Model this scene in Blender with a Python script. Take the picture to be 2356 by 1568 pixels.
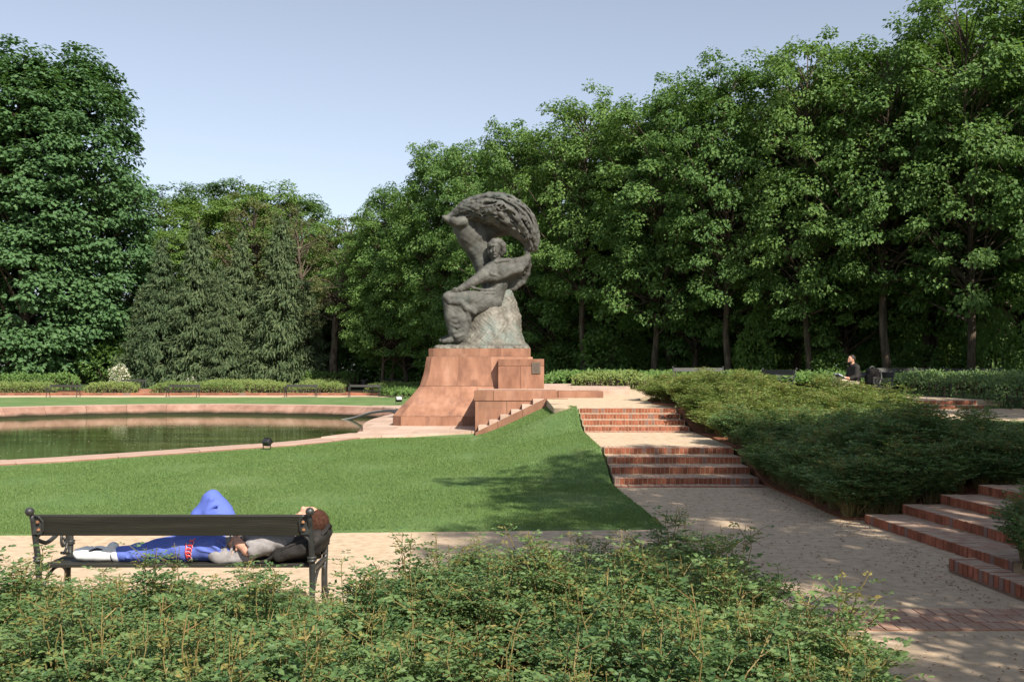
import bpy, math, random
import numpy as np
from mathutils import Vector, Matrix
from mathutils.geometry import delaunay_2d_cdt

for o in list(bpy.data.objects):
    bpy.data.objects.remove(o)
scene = bpy.context.scene
COL = scene.collection

# ------------------------------------------------------------------ camera
cam_data = bpy.data.cameras.new('camera')
cam = bpy.data.objects.new('camera', cam_data)
COL.objects.link(cam)
cam.location = (0, 0, 1.94)
cam.rotation_euler = (math.radians(90), 0, 0)
cam_data.sensor_width = 36
cam_data.lens = 35
cam_data.shift_y = 64 / 2356
cam_data.clip_start = 0.1
cam_data.clip_end = 3000
scene.camera = cam

# ------------------------------------------------------------------ light
SUN_EL = math.radians(42)
SUN_AZ = math.atan2(0.50, -0.866)          # from +Y towards +X
world = bpy.data.worlds.new('World')
scene.world = world
world.use_nodes = True
wn = world.node_tree
wn.nodes.clear()
sky = wn.nodes.new('ShaderNodeTexSky')
sky.sky_type = 'NISHITA'
sky.sun_disc = False
sky.sun_elevation = SUN_EL
sky.sun_rotation = SUN_AZ
sky.air_density = 1.0
sky.dust_density = 1.0
sky.ozone_density = 4.0
bg = wn.nodes.new('ShaderNodeBackground')
bg.inputs['Strength'].default_value = 0.10
wo = wn.nodes.new('ShaderNodeOutputWorld')
hz = wn.nodes.new('ShaderNodeHueSaturation')      # hazy spring air: a paler blue all over
hz.inputs['Saturation'].default_value = 0.56
wn.links.new(sky.outputs[0], hz.inputs['Color'])
wn.links.new(hz.outputs[0], bg.inputs['Color'])
wn.links.new(bg.outputs[0], wo.inputs['Surface'])

sun_data = bpy.data.lights.new('sun', 'SUN')
sun_data.energy = 5.0
sun_data.angle = math.radians(0.53)
sun_data.color = (1.0, 0.93, 0.82)
sun = bpy.data.objects.new('sun', sun_data)
COL.objects.link(sun)
to_sun = Vector((math.sin(SUN_AZ) * math.cos(SUN_EL), math.cos(SUN_AZ) * math.cos(SUN_EL), math.sin(SUN_EL)))
sun.rotation_euler = (-to_sun).to_track_quat('-Z', 'Y').to_euler()
sun.location = (30, -40, 50)

scene.render.engine = 'CYCLES'
scene.view_settings.view_transform = 'Standard'
scene.view_settings.look = 'None'
scene.view_settings.exposure = 0.75
scene.view_settings.gamma = 1.0
scene.view_settings.use_curve_mapping = False
scene.cycles.max_bounces = 6
scene.cycles.diffuse_bounces = 2
scene.cycles.glossy_bounces = 2
scene.cycles.transmission_bounces = 3
scene.cycles.transparent_max_bounces = 4
scene.cycles.use_denoising = True

# ------------------------------------------------------------------ helpers
rng = np.random.default_rng(7)
random.seed(7)


def srgb(r, g, b):
    def f(c):
        c /= 255.0
        return c / 12.92 if c <= 0.04045 else ((c + 0.055) / 1.055) ** 2.4
    return (f(r), f(g), f(b), 1.0)


def lin(r, g, b):
    return (r, g, b, 1.0)


def material(name, stops, scale=5.0, detail=6.0, rough=0.8, spec=0.3, bump=0.0, bump_scale=40.0, metallic=0.0,
             stretch=None, obj_random=0.0, second=None, island=0.0):
    """Noise-driven colour, optional per-object brightness, optional bump. second=(scale, colour, lo, hi) adds stains."""
    m = bpy.data.materials.new(name)
    m.use_nodes = True
    nt = m.node_tree
    n = nt.nodes
    L = nt.links.new
    b = n['Principled BSDF']
    b.inputs['Roughness'].default_value = rough
    b.inputs['Specular IOR Level'].default_value = spec
    b.inputs['Metallic'].default_value = metallic
    tc = n.new('ShaderNodeTexCoord')
    vec = tc.outputs['Object']
    if stretch:
        mp = n.new('ShaderNodeMapping')
        mp.inputs['Scale'].default_value = stretch
        L(vec, mp.inputs['Vector'])
        vec = mp.outputs[0]
    if obj_random:
        oi = n.new('ShaderNodeObjectInfo')
        ad = n.new('ShaderNodeVectorMath')
        ad.operation = 'MULTIPLY_ADD'
        ad.inputs[1].default_value = (37.0, 53.0, 71.0)
        L(oi.outputs['Random'], ad.inputs[0])
        L(vec, ad.inputs[2])
        vec = ad.outputs[0]
    no = n.new('ShaderNodeTexNoise')
    no.inputs['Scale'].default_value = scale
    no.inputs['Detail'].default_value = detail
    no.inputs['Roughness'].default_value = 0.62
    L(vec, no.inputs['Vector'])
    cr = n.new('ShaderNodeValToRGB')
    el = cr.color_ramp.elements
    while len(el) < len(stops):
        el.new(0.5)
    for e, (p, c) in zip(el, stops):
        e.position = p
        e.color = c
    L(no.outputs['Fac'], cr.inputs['Fac'])
    colour = cr.outputs['Color']
    if second:
        n2 = n.new('ShaderNodeTexNoise')
        n2.inputs['Scale'].default_value = second[0]
        n2.inputs['Detail'].default_value = 8
        n2.inputs['Roughness'].default_value = 0.7
        L(vec, n2.inputs['Vector'])
        mr = n.new('ShaderNodeMapRange')
        mr.inputs['From Min'].default_value = second[2]
        mr.inputs['From Max'].default_value = second[3]
        L(n2.outputs['Fac'], mr.inputs['Value'])
        mx = n.new('ShaderNodeMixRGB')
        L(mr.outputs[0], mx.inputs['Fac'])
        L(colour, mx.inputs['Color1'])
        mx.inputs['Color2'].default_value = second[1]
        colour = mx.outputs[0]
    if obj_random or island:
        hs = n.new('ShaderNodeHueSaturation')
        src = None
        if island:
            ge = n.new('ShaderNodeNewGeometry')
            src = ge.outputs['Random Per Island']
            amp = island
        else:
            src = oi.outputs['Random']
            amp = obj_random
        mr2 = n.new('ShaderNodeMapRange')
        mr2.inputs['To Min'].default_value = 1.0 - amp
        mr2.inputs['To Max'].default_value = 1.0 + amp
        L(src, mr2.inputs['Value'])
        L(mr2.outputs[0], hs.inputs['Value'])
        L(colour, hs.inputs['Color'])
        colour = hs.outputs[0]
    L(colour, b.inputs['Base Color'])
    if bump:
        bn = n.new('ShaderNodeTexNoise')
        bn.inputs['Scale'].default_value = bump_scale
        bn.inputs['Detail'].default_value = 5
        L(vec, bn.inputs['Vector'])
        bp = n.new('ShaderNodeBump')
        bp.inputs['Strength'].default_value = bump
        bp.inputs['Distance'].default_value = 0.02
        L(bn.outputs['Fac'], bp.inputs['Height'])
        L(bp.outputs[0], b.inputs['Normal'])
    return m


def leaf_material(name, c_dark, c_light, trans=0.3, rough=0.45, spec=0.4, tint=None):
    m = bpy.data.materials.new(name)
    m.use_nodes = True
    nt = m.node_tree
    n = nt.nodes
    L = nt.links.new
    b = n['Principled BSDF']
    out = n['Material Output']
    b.inputs['Roughness'].default_value = rough
    b.inputs['Specular IOR Level'].default_value = spec
    ge = n.new('ShaderNodeNewGeometry')
    oi = n.new('ShaderNodeObjectInfo')
    ad = n.new('ShaderNodeMath')
    ad.operation = 'MULTIPLY_ADD'
    ad.inputs[1].default_value = 0.65
    L(ge.outputs['Random Per Island'], ad.inputs[0])
    mu = n.new('ShaderNodeMath')
    mu.operation = 'MULTIPLY'
    mu.inputs[1].default_value = 0.35
    L(oi.outputs['Random'], mu.inputs[0])
    L(mu.outputs[0], ad.inputs[2])
    mx = n.new('ShaderNodeMixRGB')
    mx.inputs['Color1'].default_value = c_dark
    mx.inputs['Color2'].default_value = c_light
    L(ad.outputs[0], mx.inputs['Fac'])
    L(mx.outputs[0], b.inputs['Base Color'])
    tr = n.new('ShaderNodeBsdfTranslucent')
    hs = n.new('ShaderNodeMixRGB')
    hs.blend_type = 'MULTIPLY'
    hs.inputs['Fac'].default_value = 1.0
    hs.inputs['Color2'].default_value = tint or lin(1.5, 1.5, 0.7)
    L(mx.outputs[0], hs.inputs['Color1'])
    L(hs.outputs[0], tr.inputs['Color'])
    ms = n.new('ShaderNodeMixShader')
    ms.inputs['Fac'].default_value = trans
    L(b.outputs[0], ms.inputs[1])
    L(tr.outputs[0], ms.inputs[2])
    L(ms.outputs[0], out.inputs['Surface'])
    return m


def mesh_np(name, verts, faces, mats, mat_idx=None, smooth=False):
    """verts (N,3) array; faces (M,k) array or list of lists."""
    me = bpy.data.meshes.new(name)
    verts = np.asarray(verts, dtype=np.float32)
    if isinstance(faces, np.ndarray):
        k = faces.shape[1]
        nf = faces.shape[0]
        me.vertices.add(len(verts))
        me.vertices.foreach_set('co', verts.ravel())
        me.loops.add(nf * k)
        me.loops.foreach_set('vertex_index', faces.astype(np.int32).ravel())
        me.polygons.add(nf)
        me.polygons.foreach_set('loop_start', np.arange(0, nf * k, k, dtype=np.int32))
    else:
        me.from_pydata([tuple(v) for v in verts], [], [tuple(f) for f in faces])
        nf = len(me.polygons)
    if not isinstance(mats, (list, tuple)):
        mats = [mats]
    for m in mats:
        me.materials.append(m)
    if mat_idx is not None:
        me.polygons.foreach_set('material_index', np.asarray(mat_idx, dtype=np.int32))
    me.polygons.foreach_set('use_smooth', np.full(nf, bool(smooth)))
    me.update(calc_edges=True)
    me.validate()
    return me


def obj(name, me, parent=None, loc=None, rot=None):
    o = bpy.data.objects.new(name, me)
    COL.objects.link(o)
    if parent:
        o.parent = parent
    if loc is not None:
        o.location = loc
    if rot is not None:
        o.rotation_euler = rot
    return o


def tag(o, label=None, cat=None, group=None, kind=None):
    if label:
        o['label'] = label
    if cat:
        o['category'] = cat
    if group:
        o['group'] = group
    if kind:
        o['kind'] = kind
    return o


def thing(name, label, cat, loc=(0, 0, 0), rz=0.0, group=None):
    o = bpy.data.objects.new(name, None)
    o.empty_display_size = 0.2
    COL.objects.link(o)
    o.location = loc
    o.rotation_euler = (0, 0, rz)
    return tag(o, label, cat, group)


def copy_tree(o, parent=None):
    c = o.copy()
    COL.objects.link(c)
    c.parent = parent
    for ch in o.children:
        copy_tree(ch, c)
    return c


class MB:
    """Collects solids for one mesh."""

    def __init__(self):
        self.v = []
        self.f = []

    def add(self, vs, fs):
        b = len(self.v)
        self.v += [tuple(map(float, p)) for p in vs]
        self.f += [tuple(b + i for i in f) for f in fs]
        return self

    def box(self, lo, hi, bev=0.0):
        x0, y0, z0 = lo
        x1, y1, z1 = hi
        if bev <= 0:
            vs = [(x0, y0, z0), (x1, y0, z0), (x1, y1, z0), (x0, y1, z0), (x0, y0, z1), (x1, y0, z1), (x1, y1, z1), (x0, y1, z1)]
            fs = [(0, 3, 2, 1), (4, 5, 6, 7), (0, 1, 5, 4), (1, 2, 6, 5), (2, 3, 7, 6), (3, 0, 4, 7)]
            return self.add(vs, fs)
        e = bev
        vs = []
        for z, i in ((z0, e), (z0 + e, 0), (z1 - e, 0), (z1, e)):
            vs += [(x0 + i + e, y0 + i, z), (x1 - i - e, y0 + i, z), (x1 - i, y0 + i + e, z), (x1 - i, y1 - i - e, z),
                   (x1 - i - e, y1 - i, z), (x0 + i + e, y1 - i, z), (x0 + i, y1 - i - e, z), (x0 + i, y0 + i + e, z)]
        fs = [tuple(range(7, -1, -1)), tuple(range(24, 32))]
        for r in range(3):
            for k in range(8):
                a, b2 = r * 8 + k, r * 8 + (k + 1) % 8
                fs.append((a, b2, b2 + 8, a + 8))
        return self.add(vs, fs)

    def tube(self, pts, radii, n=8, flat=None, cap=True):
        pts = [Vector(p) for p in pts]
        if not hasattr(radii, '__len__'):
            radii = [radii] * len(pts)
        vs = []
        up = None
        for i, p in enumerate(pts):
            t = (pts[min(i + 1, len(pts) - 1)] - pts[max(i - 1, 0)])
            if t.length < 1e-9:
                t = Vector((0, 0, 1))
            t.normalize()
            if up is None:
                ref = Vector((0, 0, 1)) if abs(t.z) < 0.9 else Vector((1, 0, 0))
                a = t.cross(ref).normalized()
            else:
                a = (up - t * up.dot(t)).normalized()
            up = a
            b = t.cross(a)
            for k in range(n):
                w = 2 * math.pi * k / n
                vs.append(p + (a * math.cos(w) + b * math.sin(w)) * radii[i])
        fs = []
        for i in range(len(pts) - 1):
            for k in range(n):
                a0 = i * n + k
                a1 = i * n + (k + 1) % n
                fs.append((a0, a1, a1 + n, a0 + n))
        if cap:
            fs.append(tuple(range(n - 1, -1, -1)))
            fs.append(tuple(range((len(pts) - 1) * n, len(pts) * n)))
        return self.add(vs, fs)

    def lathe(self, prof, c=(0, 0, 0), n=12):
        vs, fs = [], []
        for r, z in prof:
            for k in range(n):
                w = 2 * math.pi * k / n
                vs.append((c[0] + r * math.cos(w), c[1] + r * math.sin(w), c[2] + z))
        for i in range(len(prof) - 1):
            for k in range(n):
                a0 = i * n + k
                a1 = i * n + (k + 1) % n
                fs.append((a0, a1, a1 + n, a0 + n))
        fs.append(tuple(range(n - 1, -1, -1)))
        fs.append(tuple(range((len(prof) - 1) * n, len(prof) * n)))
        return self.add(vs, fs)

    def mesh(self, name, mat, smooth=False):
        return mesh_np(name, np.array(self.v, dtype=np.float32), self.f, mat, smooth=smooth)

    def build(self, name, mat, parent=None, smooth=False, origin=None):
        if origin is not None:
            ox, oy, oz = origin
            self.v = [(x - ox, y - oy, z - oz) for x, y, z in self.v]
        return obj(name, self.mesh(name, mat, smooth), parent)


def spline(pts, n=8, closed=False):
    P = [np.array(p, dtype=float) for p in pts]
    out = []
    m = len(P)
    rngi = range(m) if closed else range(m - 1)
    for i in rngi:
        p0 = P[(i - 1) % m] if closed or i > 0 else P[0]
        p1 = P[i]
        p2 = P[(i + 1) % m]
        p3 = P[(i + 2) % m] if closed or i + 2 < m else P[-1]
        for k in range(n):
            t = k / n
            out.append(0.5 * ((2 * p1) + (-p0 + p2) * t + (2 * p0 - 5 * p1 + 4 * p2 - p3) * t * t + (-p0 + 3 * p1 - 3 * p2 + p3) * t ** 3))
    if not closed:
        out.append(P[-1])
    return out


# ------------------------------------------------------------------ implicit surfaces (statue, people, bags)
class SDF:
    def __init__(self, lo, hi, vox):
        self.lo = np.array(lo, dtype=np.float32)
        self.vox = vox
        self.n = np.ceil((np.array(hi) - np.array(lo)) / vox).astype(int) + 1
        self.d = np.full(tuple(self.n), 10.0, dtype=np.float32)
        self.ax = [self.lo[i] + np.arange(self.n[i], dtype=np.float32) * vox for i in range(3)]

    def _sub(self, lo, hi):
        a = np.clip(np.floor((np.array(lo) - self.lo) / self.vox).astype(int), 0, self.n - 1)
        b = np.clip(np.ceil((np.array(hi) - self.lo) / self.vox).astype(int) + 1, 1, self.n)
        if np.any(b <= a):
            return None
        sl = tuple(slice(a[i], b[i]) for i in range(3))
        X = self.ax[0][sl[0]][:, None, None]
        Y = self.ax[1][sl[1]][None, :, None]
        Z = self.ax[2][sl[2]][None, None, :]
        return sl, X, Y, Z

    def _merge(self, sl, e, k, sub=False):
        d = self.d[sl]
        if sub:
            h = np.maximum(k - np.abs(d + e), 0) / max(k, 1e-6)
            self.d[sl] = np.maximum(d, -e) + h * h * k * 0.25
        else:
            h = np.maximum(k - np.abs(d - e), 0) / max(k, 1e-6)
            self.d[sl] = np.minimum(d, e) - h * h * k * 0.25

    def cone(self, a, b, ra, rb, k=0.03, sub=False, ys=1.0):
        a = np.array(a, dtype=np.float32)
        b = np.array(b, dtype=np.float32)
        m = max(ra, rb) * max(ys, 1) + k + 2 * self.vox
        s = self._sub(np.minimum(a, b) - m, np.maximum(a, b) + m)
        if s is None:
            return self
        sl, X, Y, Z = s
        ba = b - a
        q = float(np.dot(ba, ba)) + 1e-9
        t = np.clip(((X - a[0]) * ba[0] + (Y - a[1]) * ba[1] + (Z - a[2]) * ba[2]) / q, 0, 1)
        e = np.sqrt((X - a[0] - ba[0] * t) ** 2 + ((Y - a[1] - ba[1] * t) / ys) ** 2 + (Z - a[2] - ba[2] * t) ** 2) - (ra + (rb - ra) * t)
        self._merge(sl, e, k, sub)
        return self

    def path(self, pts, rad, k=0.03, sub=False, ys=1.0):
        for i in range(len(pts) - 1):
            self.cone(pts[i], pts[i + 1], rad[i], rad[i + 1], k, sub, ys)
        return self

    def ell(self, c, r, k=0.03, sub=False, R=None):
        c = np.array(c, dtype=np.float32)
        m = max(r) + k + 2 * self.vox
        s = self._sub(c - m, c + m)
        if s is None:
            return self
        sl, X, Y, Z = s
        x, y, z = X - c[0], Y - c[1], Z - c[2]
        if R is not None:
            R = np.array(R.transposed())
            x, y, z = (R[0][0] * x + R[0][1] * y + R[0][2] * z, R[1][0] * x + R[1][1] * y + R[1][2] * z, R[2][0] * x + R[2][1] * y + R[2][2] * z)
        k0 = np.sqrt((x / r[0]) ** 2 + (y / r[1]) ** 2 + (z / r[2]) ** 2)
        k1 = np.sqrt((x / r[0] ** 2) ** 2 + (y / r[1] ** 2) ** 2 + (z / r[2] ** 2) ** 2) + 1e-6
        self._merge(sl, k0 * (k0 - 1.0) / k1, k, sub)
        return self

    def rbox(self, c, h, r, k=0.02, R=None):
        c = np.array(c, dtype=np.float32)
        m = float(np.linalg.norm(h)) + k + r
        s = self._sub(c - m, c + m)
        if s is None:
            return self
        sl, X, Y, Z = s
        x, y, z = X - c[0], Y - c[1], Z - c[2]
        if R is not None:
            R = np.array(R.transposed())
            x, y, z = (R[0][0] * x + R[0][1] * y + R[0][2] * z, R[1][0] * x + R[1][1] * y + R[1][2] * z, R[2][0] * x + R[2][1] * y + R[2][2] * z)
        qx, qy, qz = np.abs(x) - h[0] + r, np.abs(y) - h[1] + r, np.abs(z) - h[2] + r
        e = np.sqrt(np.maximum(qx, 0) ** 2 + np.maximum(qy, 0) ** 2 + np.maximum(qz, 0) ** 2) + np.minimum(np.maximum(qx, np.maximum(qy, qz)), 0) - r
        self._merge(sl, e, k)
        return self

    def ripple(self, f):
        X = self.ax[0][:, None, None]
        Y = self.ax[1][None, :, None]
        Z = self.ax[2][None, None, :]
        near = np.abs(self.d) < 0.25
        self.d = np.where(near, self.d + f(X, Y, Z).astype(np.float32), self.d)
        return self

    def mesh(self):
        d = self.d
        d[0], d[-1] = np.maximum(d[0], .01), np.maximum(d[-1], .01)
        d[:, 0], d[:, -1] = np.maximum(d[:, 0], .01), np.maximum(d[:, -1], .01)
        d[:, :, 0], d[:, :, -1] = np.maximum(d[:, :, 0], .01), np.maximum(d[:, :, -1], .01)
        s = d < 0
        corners = [(i, j, k) for i in (0, 1) for j in (0, 1) for k in (0, 1)]
        n = d.shape
        cnt = np.zeros((n[0] - 1, n[1] - 1, n[2] - 1), dtype=np.int8)
        for (i, j, k) in corners:
            cnt += s[i:n[0] - 1 + i, j:n[1] - 1 + j, k:n[2] - 1 + k]
        act = (cnt > 0) & (cnt < 8)
        I = np.argwhere(act)
        idx = -np.ones(act.shape, dtype=np.int64)
        idx[act] = np.arange(len(I))
        V = np.zeros((len(I), 3), dtype=np.float64)
        C = np.zeros(len(I))
        for ci, a in enumerate(corners):
            for ax in range(3):
                if a[ax]:
                    continue
                b = list(a)
                b[ax] = 1
                da = d[I[:, 0] + a[0], I[:, 1] + a[1], I[:, 2] + a[2]]
                db = d[I[:, 0] + b[0], I[:, 1] + b[1], I[:, 2] + b[2]]
                x = (da < 0) != (db < 0)
                t = np.where(x, da / np.where(x, da - db, 1), 0)
                for q in range(3):
                    V[:, q] += np.where(x, a[q] + (t if q == ax else 0), 0)
                C += x
        V = (V / C[:, None] + I) * self.vox + self.lo
        F = []
        for ax in range(3):
            u, v = (ax + 1) % 3, (ax + 2) % 3
            sa = [slice(None)] * 3
            sb = [slice(None)] * 3
            sa[ax] = slice(0, n[ax] - 1)
            sb[ax] = slice(1, n[ax])
            A = s[tuple(sa)]
            B = s[tuple(sb)]
            for neg, mask in ((False, A & ~B), (True, ~A & B)):
                E = np.argwhere(mask)
                ok = (E[:, u] > 0) & (E[:, v] > 0) & (E[:, u] < n[u] - 1) & (E[:, v] < n[v] - 1)
                E = E[ok]

                def cell(du, dv):
                    q = E.copy()
                    q[:, u] -= du
                    q[:, v] -= dv
                    return idx[q[:, 0], q[:, 1], q[:, 2]]
                quad = np.stack([cell(1, 1), cell(0, 1), cell(0, 0), cell(1, 0)], axis=1)
                F.append(quad[:, ::-1] if neg else quad)
        return V, np.concatenate(F)

    def build(self, name, mat, parent=None, origin=(0, 0, 0)):
        V, F = self.mesh()
        used = np.unique(F)
        remap = -np.ones(len(V), dtype=np.int64)
        remap[used] = np.arange(len(used))
        return obj(name, mesh_np(name, V[used] - np.array(origin), remap[F], mat, smooth=True), parent)


# ------------------------------------------------------------------ leaves
QUAD = (np.array([(0, 0, 0), (0.45, 0.5, 0.10), (1, 0, -0.08), (0.45, -0.5, 0.10)]), np.array([(0, 3, 2, 1)]))
LEAF6 = (np.array([(0, 0, 0), (0.30, 0.46, 0.09), (0.68, 0.38, 0.07), (1, 0, -0.10), (0.68, -0.38, 0.07), (0.30, -0.46, 0.09), (0.5, 0, 0.0)]),
         np.array([(0, 6, 1), (1, 6, 2), (2, 6, 3), (3, 6, 4), (4, 6, 5), (5, 6, 0)]))
BLADE = (np.array([(0, 0.5, 0), (0, -0.5, 0), (1, 0, 0)]), np.array([(0, 1, 2)]))


def norm(a):
    return a / (np.linalg.norm(a, axis=1, keepdims=True) + 1e-9)


def leaf_field(pos, dirv, nor, Ls, Ws, tmpl):
    """Places one template per point; returns verts, faces."""
    tv, tf = tmpl
    dirv = norm(dirv)
    side = norm(np.cross(nor, dirv))
    nn = np.cross(dirv, side)
    V = (pos[:, None, :] + dirv[:, None, :] * (tv[None, :, 0:1] * Ls[:, None, None]) + side[:, None, :] * (tv[None, :, 1:2] * Ws[:, None, None])
         + nn[:, None, :] * (tv[None, :, 2:3] * Ls[:, None, None]))
    k = len(tv)
    F = (np.arange(len(pos))[:, None, None] * k + tf[None]).reshape(-1, tf.shape[1])
    return V.reshape(-1, 3), F


def rand_unit(r, n):
    return norm(r.normal(size=(n, 3)))

# ------------------------------------------------------------------ materials
M = {}
M['lawn'] = material('lawn_grass', [(0.25, lin(.078, .142, .044)), (0.5, lin(.115, .188, .062)), (0.75, lin(.170, .235, .092))], scale=0.9, detail=14, second=(0.35, lin(.19, .225, .095), .50, .72),
                     rough=0.75, spec=0.2, bump=0.9, bump_scale=55, stretch=(1, 0.55, 1))
M['gravel'] = material('sand_gravel', [(0.3, lin(.37, .275, .180)), (0.5, lin(.49, .375, .26)), (0.7, lin(.57, .445, .32))], scale=9, detail=12, rough=0.95,
                       spec=0.1, bump=0.3, bump_scale=120, second=(2.3, lin(.36, .25, .165), .56, .78))
M['soil'] = material('bark_mulch', [(0.3, lin(.075, .030, .016)), (0.5, lin(.20, .085, .045)), (0.72, lin(.36, .17, .10))], scale=28, detail=10, rough=0.95,
                     spec=0.1, bump=1.0, bump_scale=45)
M['woodfloor'] = material('woodland_floor', [(0.3, lin(.030, .045, .016)), (0.5, lin(.05, .085, .028)), (0.72, lin(.085, .075, .040))], scale=0.8, detail=12, rough=0.95,
                          spec=0.1, bump=0.8, bump_scale=12)
M['stone'] = material('red_sandstone', [(0.28, lin(.175, .084, .052)), (0.5, lin(.27, .136, .086)), (0.74, lin(.36, .20, .136))], scale=1.3, detail=9, rough=0.85,
                      spec=0.2, bump=0.25, bump_scale=60, obj_random=0.12, second=(1.5, lin(.135, .068, .050), .50, .76), stretch=(1.8, 1.8, .6))
M['stone_pale'] = material('pale_sandstone', [(0.3, lin(.35, .245, .185)), (0.5, lin(.45, .325, .255)), (0.72, lin(.53, .40, .325))], scale=1.1, detail=10, rough=0.9,
                           spec=0.15, bump=0.25, bump_scale=50, obj_random=0.09, second=(1.7, lin(.36, .24, .18), .58, .80))
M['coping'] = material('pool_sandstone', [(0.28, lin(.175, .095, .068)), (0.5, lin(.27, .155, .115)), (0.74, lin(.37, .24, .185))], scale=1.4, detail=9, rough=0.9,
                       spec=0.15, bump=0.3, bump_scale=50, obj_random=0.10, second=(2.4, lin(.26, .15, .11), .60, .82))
M['mortar'] = material('mortar', [(0.3, lin(.17, .10, .07)), (0.7, lin(.26, .16, .115))], scale=8, rough=0.95, spec=0.1)
M['joint'] = material('sandy_joint', [(0.3, lin(.33, .24, .16)), (0.7, lin(.47, .35, .24))], scale=12, rough=0.95, spec=0.1)
M['bronze'] = material('weathered_bronze', [(0.25, lin(.030, .029, .026)), (0.45, lin(.066, .064, .056)), (0.60, lin(.098, .096, .084)), (0.8, lin(.155, .158, .140))], scale=2.6, detail=10,
                       rough=0.72, spec=0.3, bump=0.4, bump_scale=20, metallic=0.0, second=(1.1, lin(.080, .104, .092), .54, .80))
M['bronze_rock'] = material('weathered_bronze_rock', [(0.25, lin(.055, .050, .041)), (0.45, lin(.115, .105, .084)), (0.62, lin(.175, .160, .130)), (0.8, lin(.27, .265, .23))], scale=3.2, detail=10,
                            rough=0.6, spec=0.4, bump=0.6, bump_scale=14, metallic=0.1, second=(1.3, lin(.125, .158, .138), .48, .72))
M['plaque'] = material('bronze_plaque', [(0.3, lin(.06, .045, .032)), (0.7, lin(.15, .115, .085))], scale=30, rough=0.55, spec=0.4, bump=0.8, bump_scale=60)
M['iron'] = material('cast_iron', [(0.3, lin(.018, .019, .018)), (0.7, lin(.042, .043, .040))], scale=14, rough=0.42, spec=0.5, bump=0.2, bump_scale=60)
M['slat'] = material('dark_green_painted_wood', [(0.3, lin(.014, .014, .010)), (0.55, lin(.024, .023, .017)), (0.8, lin(.050, .045, .035))], scale=4, detail=10, rough=0.5, spec=0.4,
                     bump=0.25, bump_scale=20, stretch=(0.3, 6, 6))
M['rust'] = material('rusty_bolt', [(0.3, lin(.12, .05, .02)), (0.7, lin(.32, .16, .08))], scale=30, rough=0.8)
M['bark'] = material('tree_bark', [(0.3, lin(.030, .023, .016)), (0.5, lin(.075, .058, .042)), (0.75, lin(.15, .12, .09))], scale=6, detail=9, rough=0.95, spec=0.1, bump=1.0,
                     bump_scale=12, stretch=(1, 1, 0.25))
M['stem'] = material('rose_stem', [(0.3, lin(.11, .10, .035)), (0.6, lin(.20, .15, .055)), (0.8, lin(.27, .13, .06))], scale=4, rough=0.6)
M['lamp'] = material('lamp_housing', [(0.3, lin(.012, .012, .013)), (0.7, lin(.03, .03, .03))], scale=10, rough=0.35, spec=0.5)
M['lamp_glass'] = material('lamp_glass', [(0.3, lin(.35, .35, .36)), (0.7, lin(.5, .5, .52))], scale=5, rough=0.1, spec=0.6)
M['pipe'] = material('grey_pipe', [(0.3, lin(.20, .19, .17)), (0.7, lin(.34, .32, .29))], scale=6, rough=0.6)
M['skin'] = material('skin', [(0.3, lin(.50, .25, .165)), (0.7, lin(.60, .33, .225))], scale=9, rough=0.55, spec=0.35)
M['hair'] = material('brown_hair', [(0.3, lin(.040, .015, .008)), (0.7, lin(.115, .045, .024))], scale=60, detail=4, rough=0.6, spec=0.3, bump=0.9, bump_scale=140)
M['darkhair'] = material('dark_hair', [(0.3, lin(.012, .009, .008)), (0.7, lin(.04, .028, .022))], scale=60, rough=0.6)
M['blue'] = material('blue_tracksuit', [(0.3, lin(.085, .125, .42)), (0.7, lin(.125, .175, .52))], scale=3, rough=0.8, spec=0.2, bump=0.15, bump_scale=120)
M['shirt'] = material('grey_marl_cotton', [(0.3, lin(.21, .195, .195)), (0.7, lin(.30, .28, .275))], scale=40, detail=4, rough=0.95, spec=0.1, bump=0.2, bump_scale=30)
M['navy'] = material('navy_fabric', [(0.3, lin(.010, .014, .03)), (0.7, lin(.022, .028, .05))], scale=10, rough=0.9)
M['white'] = material('white_leather', [(0.3, lin(.70, .69, .67)), (0.7, lin(.80, .79, .77))], scale=8, rough=0.55, spec=0.3)
M['black'] = material('black_fabric', [(0.3, lin(.012, .011, .010)), (0.7, lin(.035, .031, .028))], scale=12, rough=0.8, spec=0.25, bump=0.3, bump_scale=60)
M['red'] = material('red_print', [(0.3, lin(.62, .03, .03)), (0.7, lin(.72, .05, .05))], scale=9, rough=0.7)
M['whiteprint'] = material('white_print', [(0.3, lin(.72, .70, .70)), (0.7, lin(.8, .78, .78))], scale=9, rough=0.7)
M['beige'] = material('beige_cotton', [(0.3, lin(.33, .27, .20)), (0.7, lin(.44, .37, .28))], scale=9, rough=0.9)
M['page'] = material('paper', [(0.3, lin(.66, .68, .74)), (0.7, lin(.76, .78, .84))], scale=9, rough=0.8)
M['cover'] = material('book_cover', [(0.3, lin(.07, .08, .11)), (0.7, lin(.12, .13, .17))], scale=9, rough=0.6)


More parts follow.
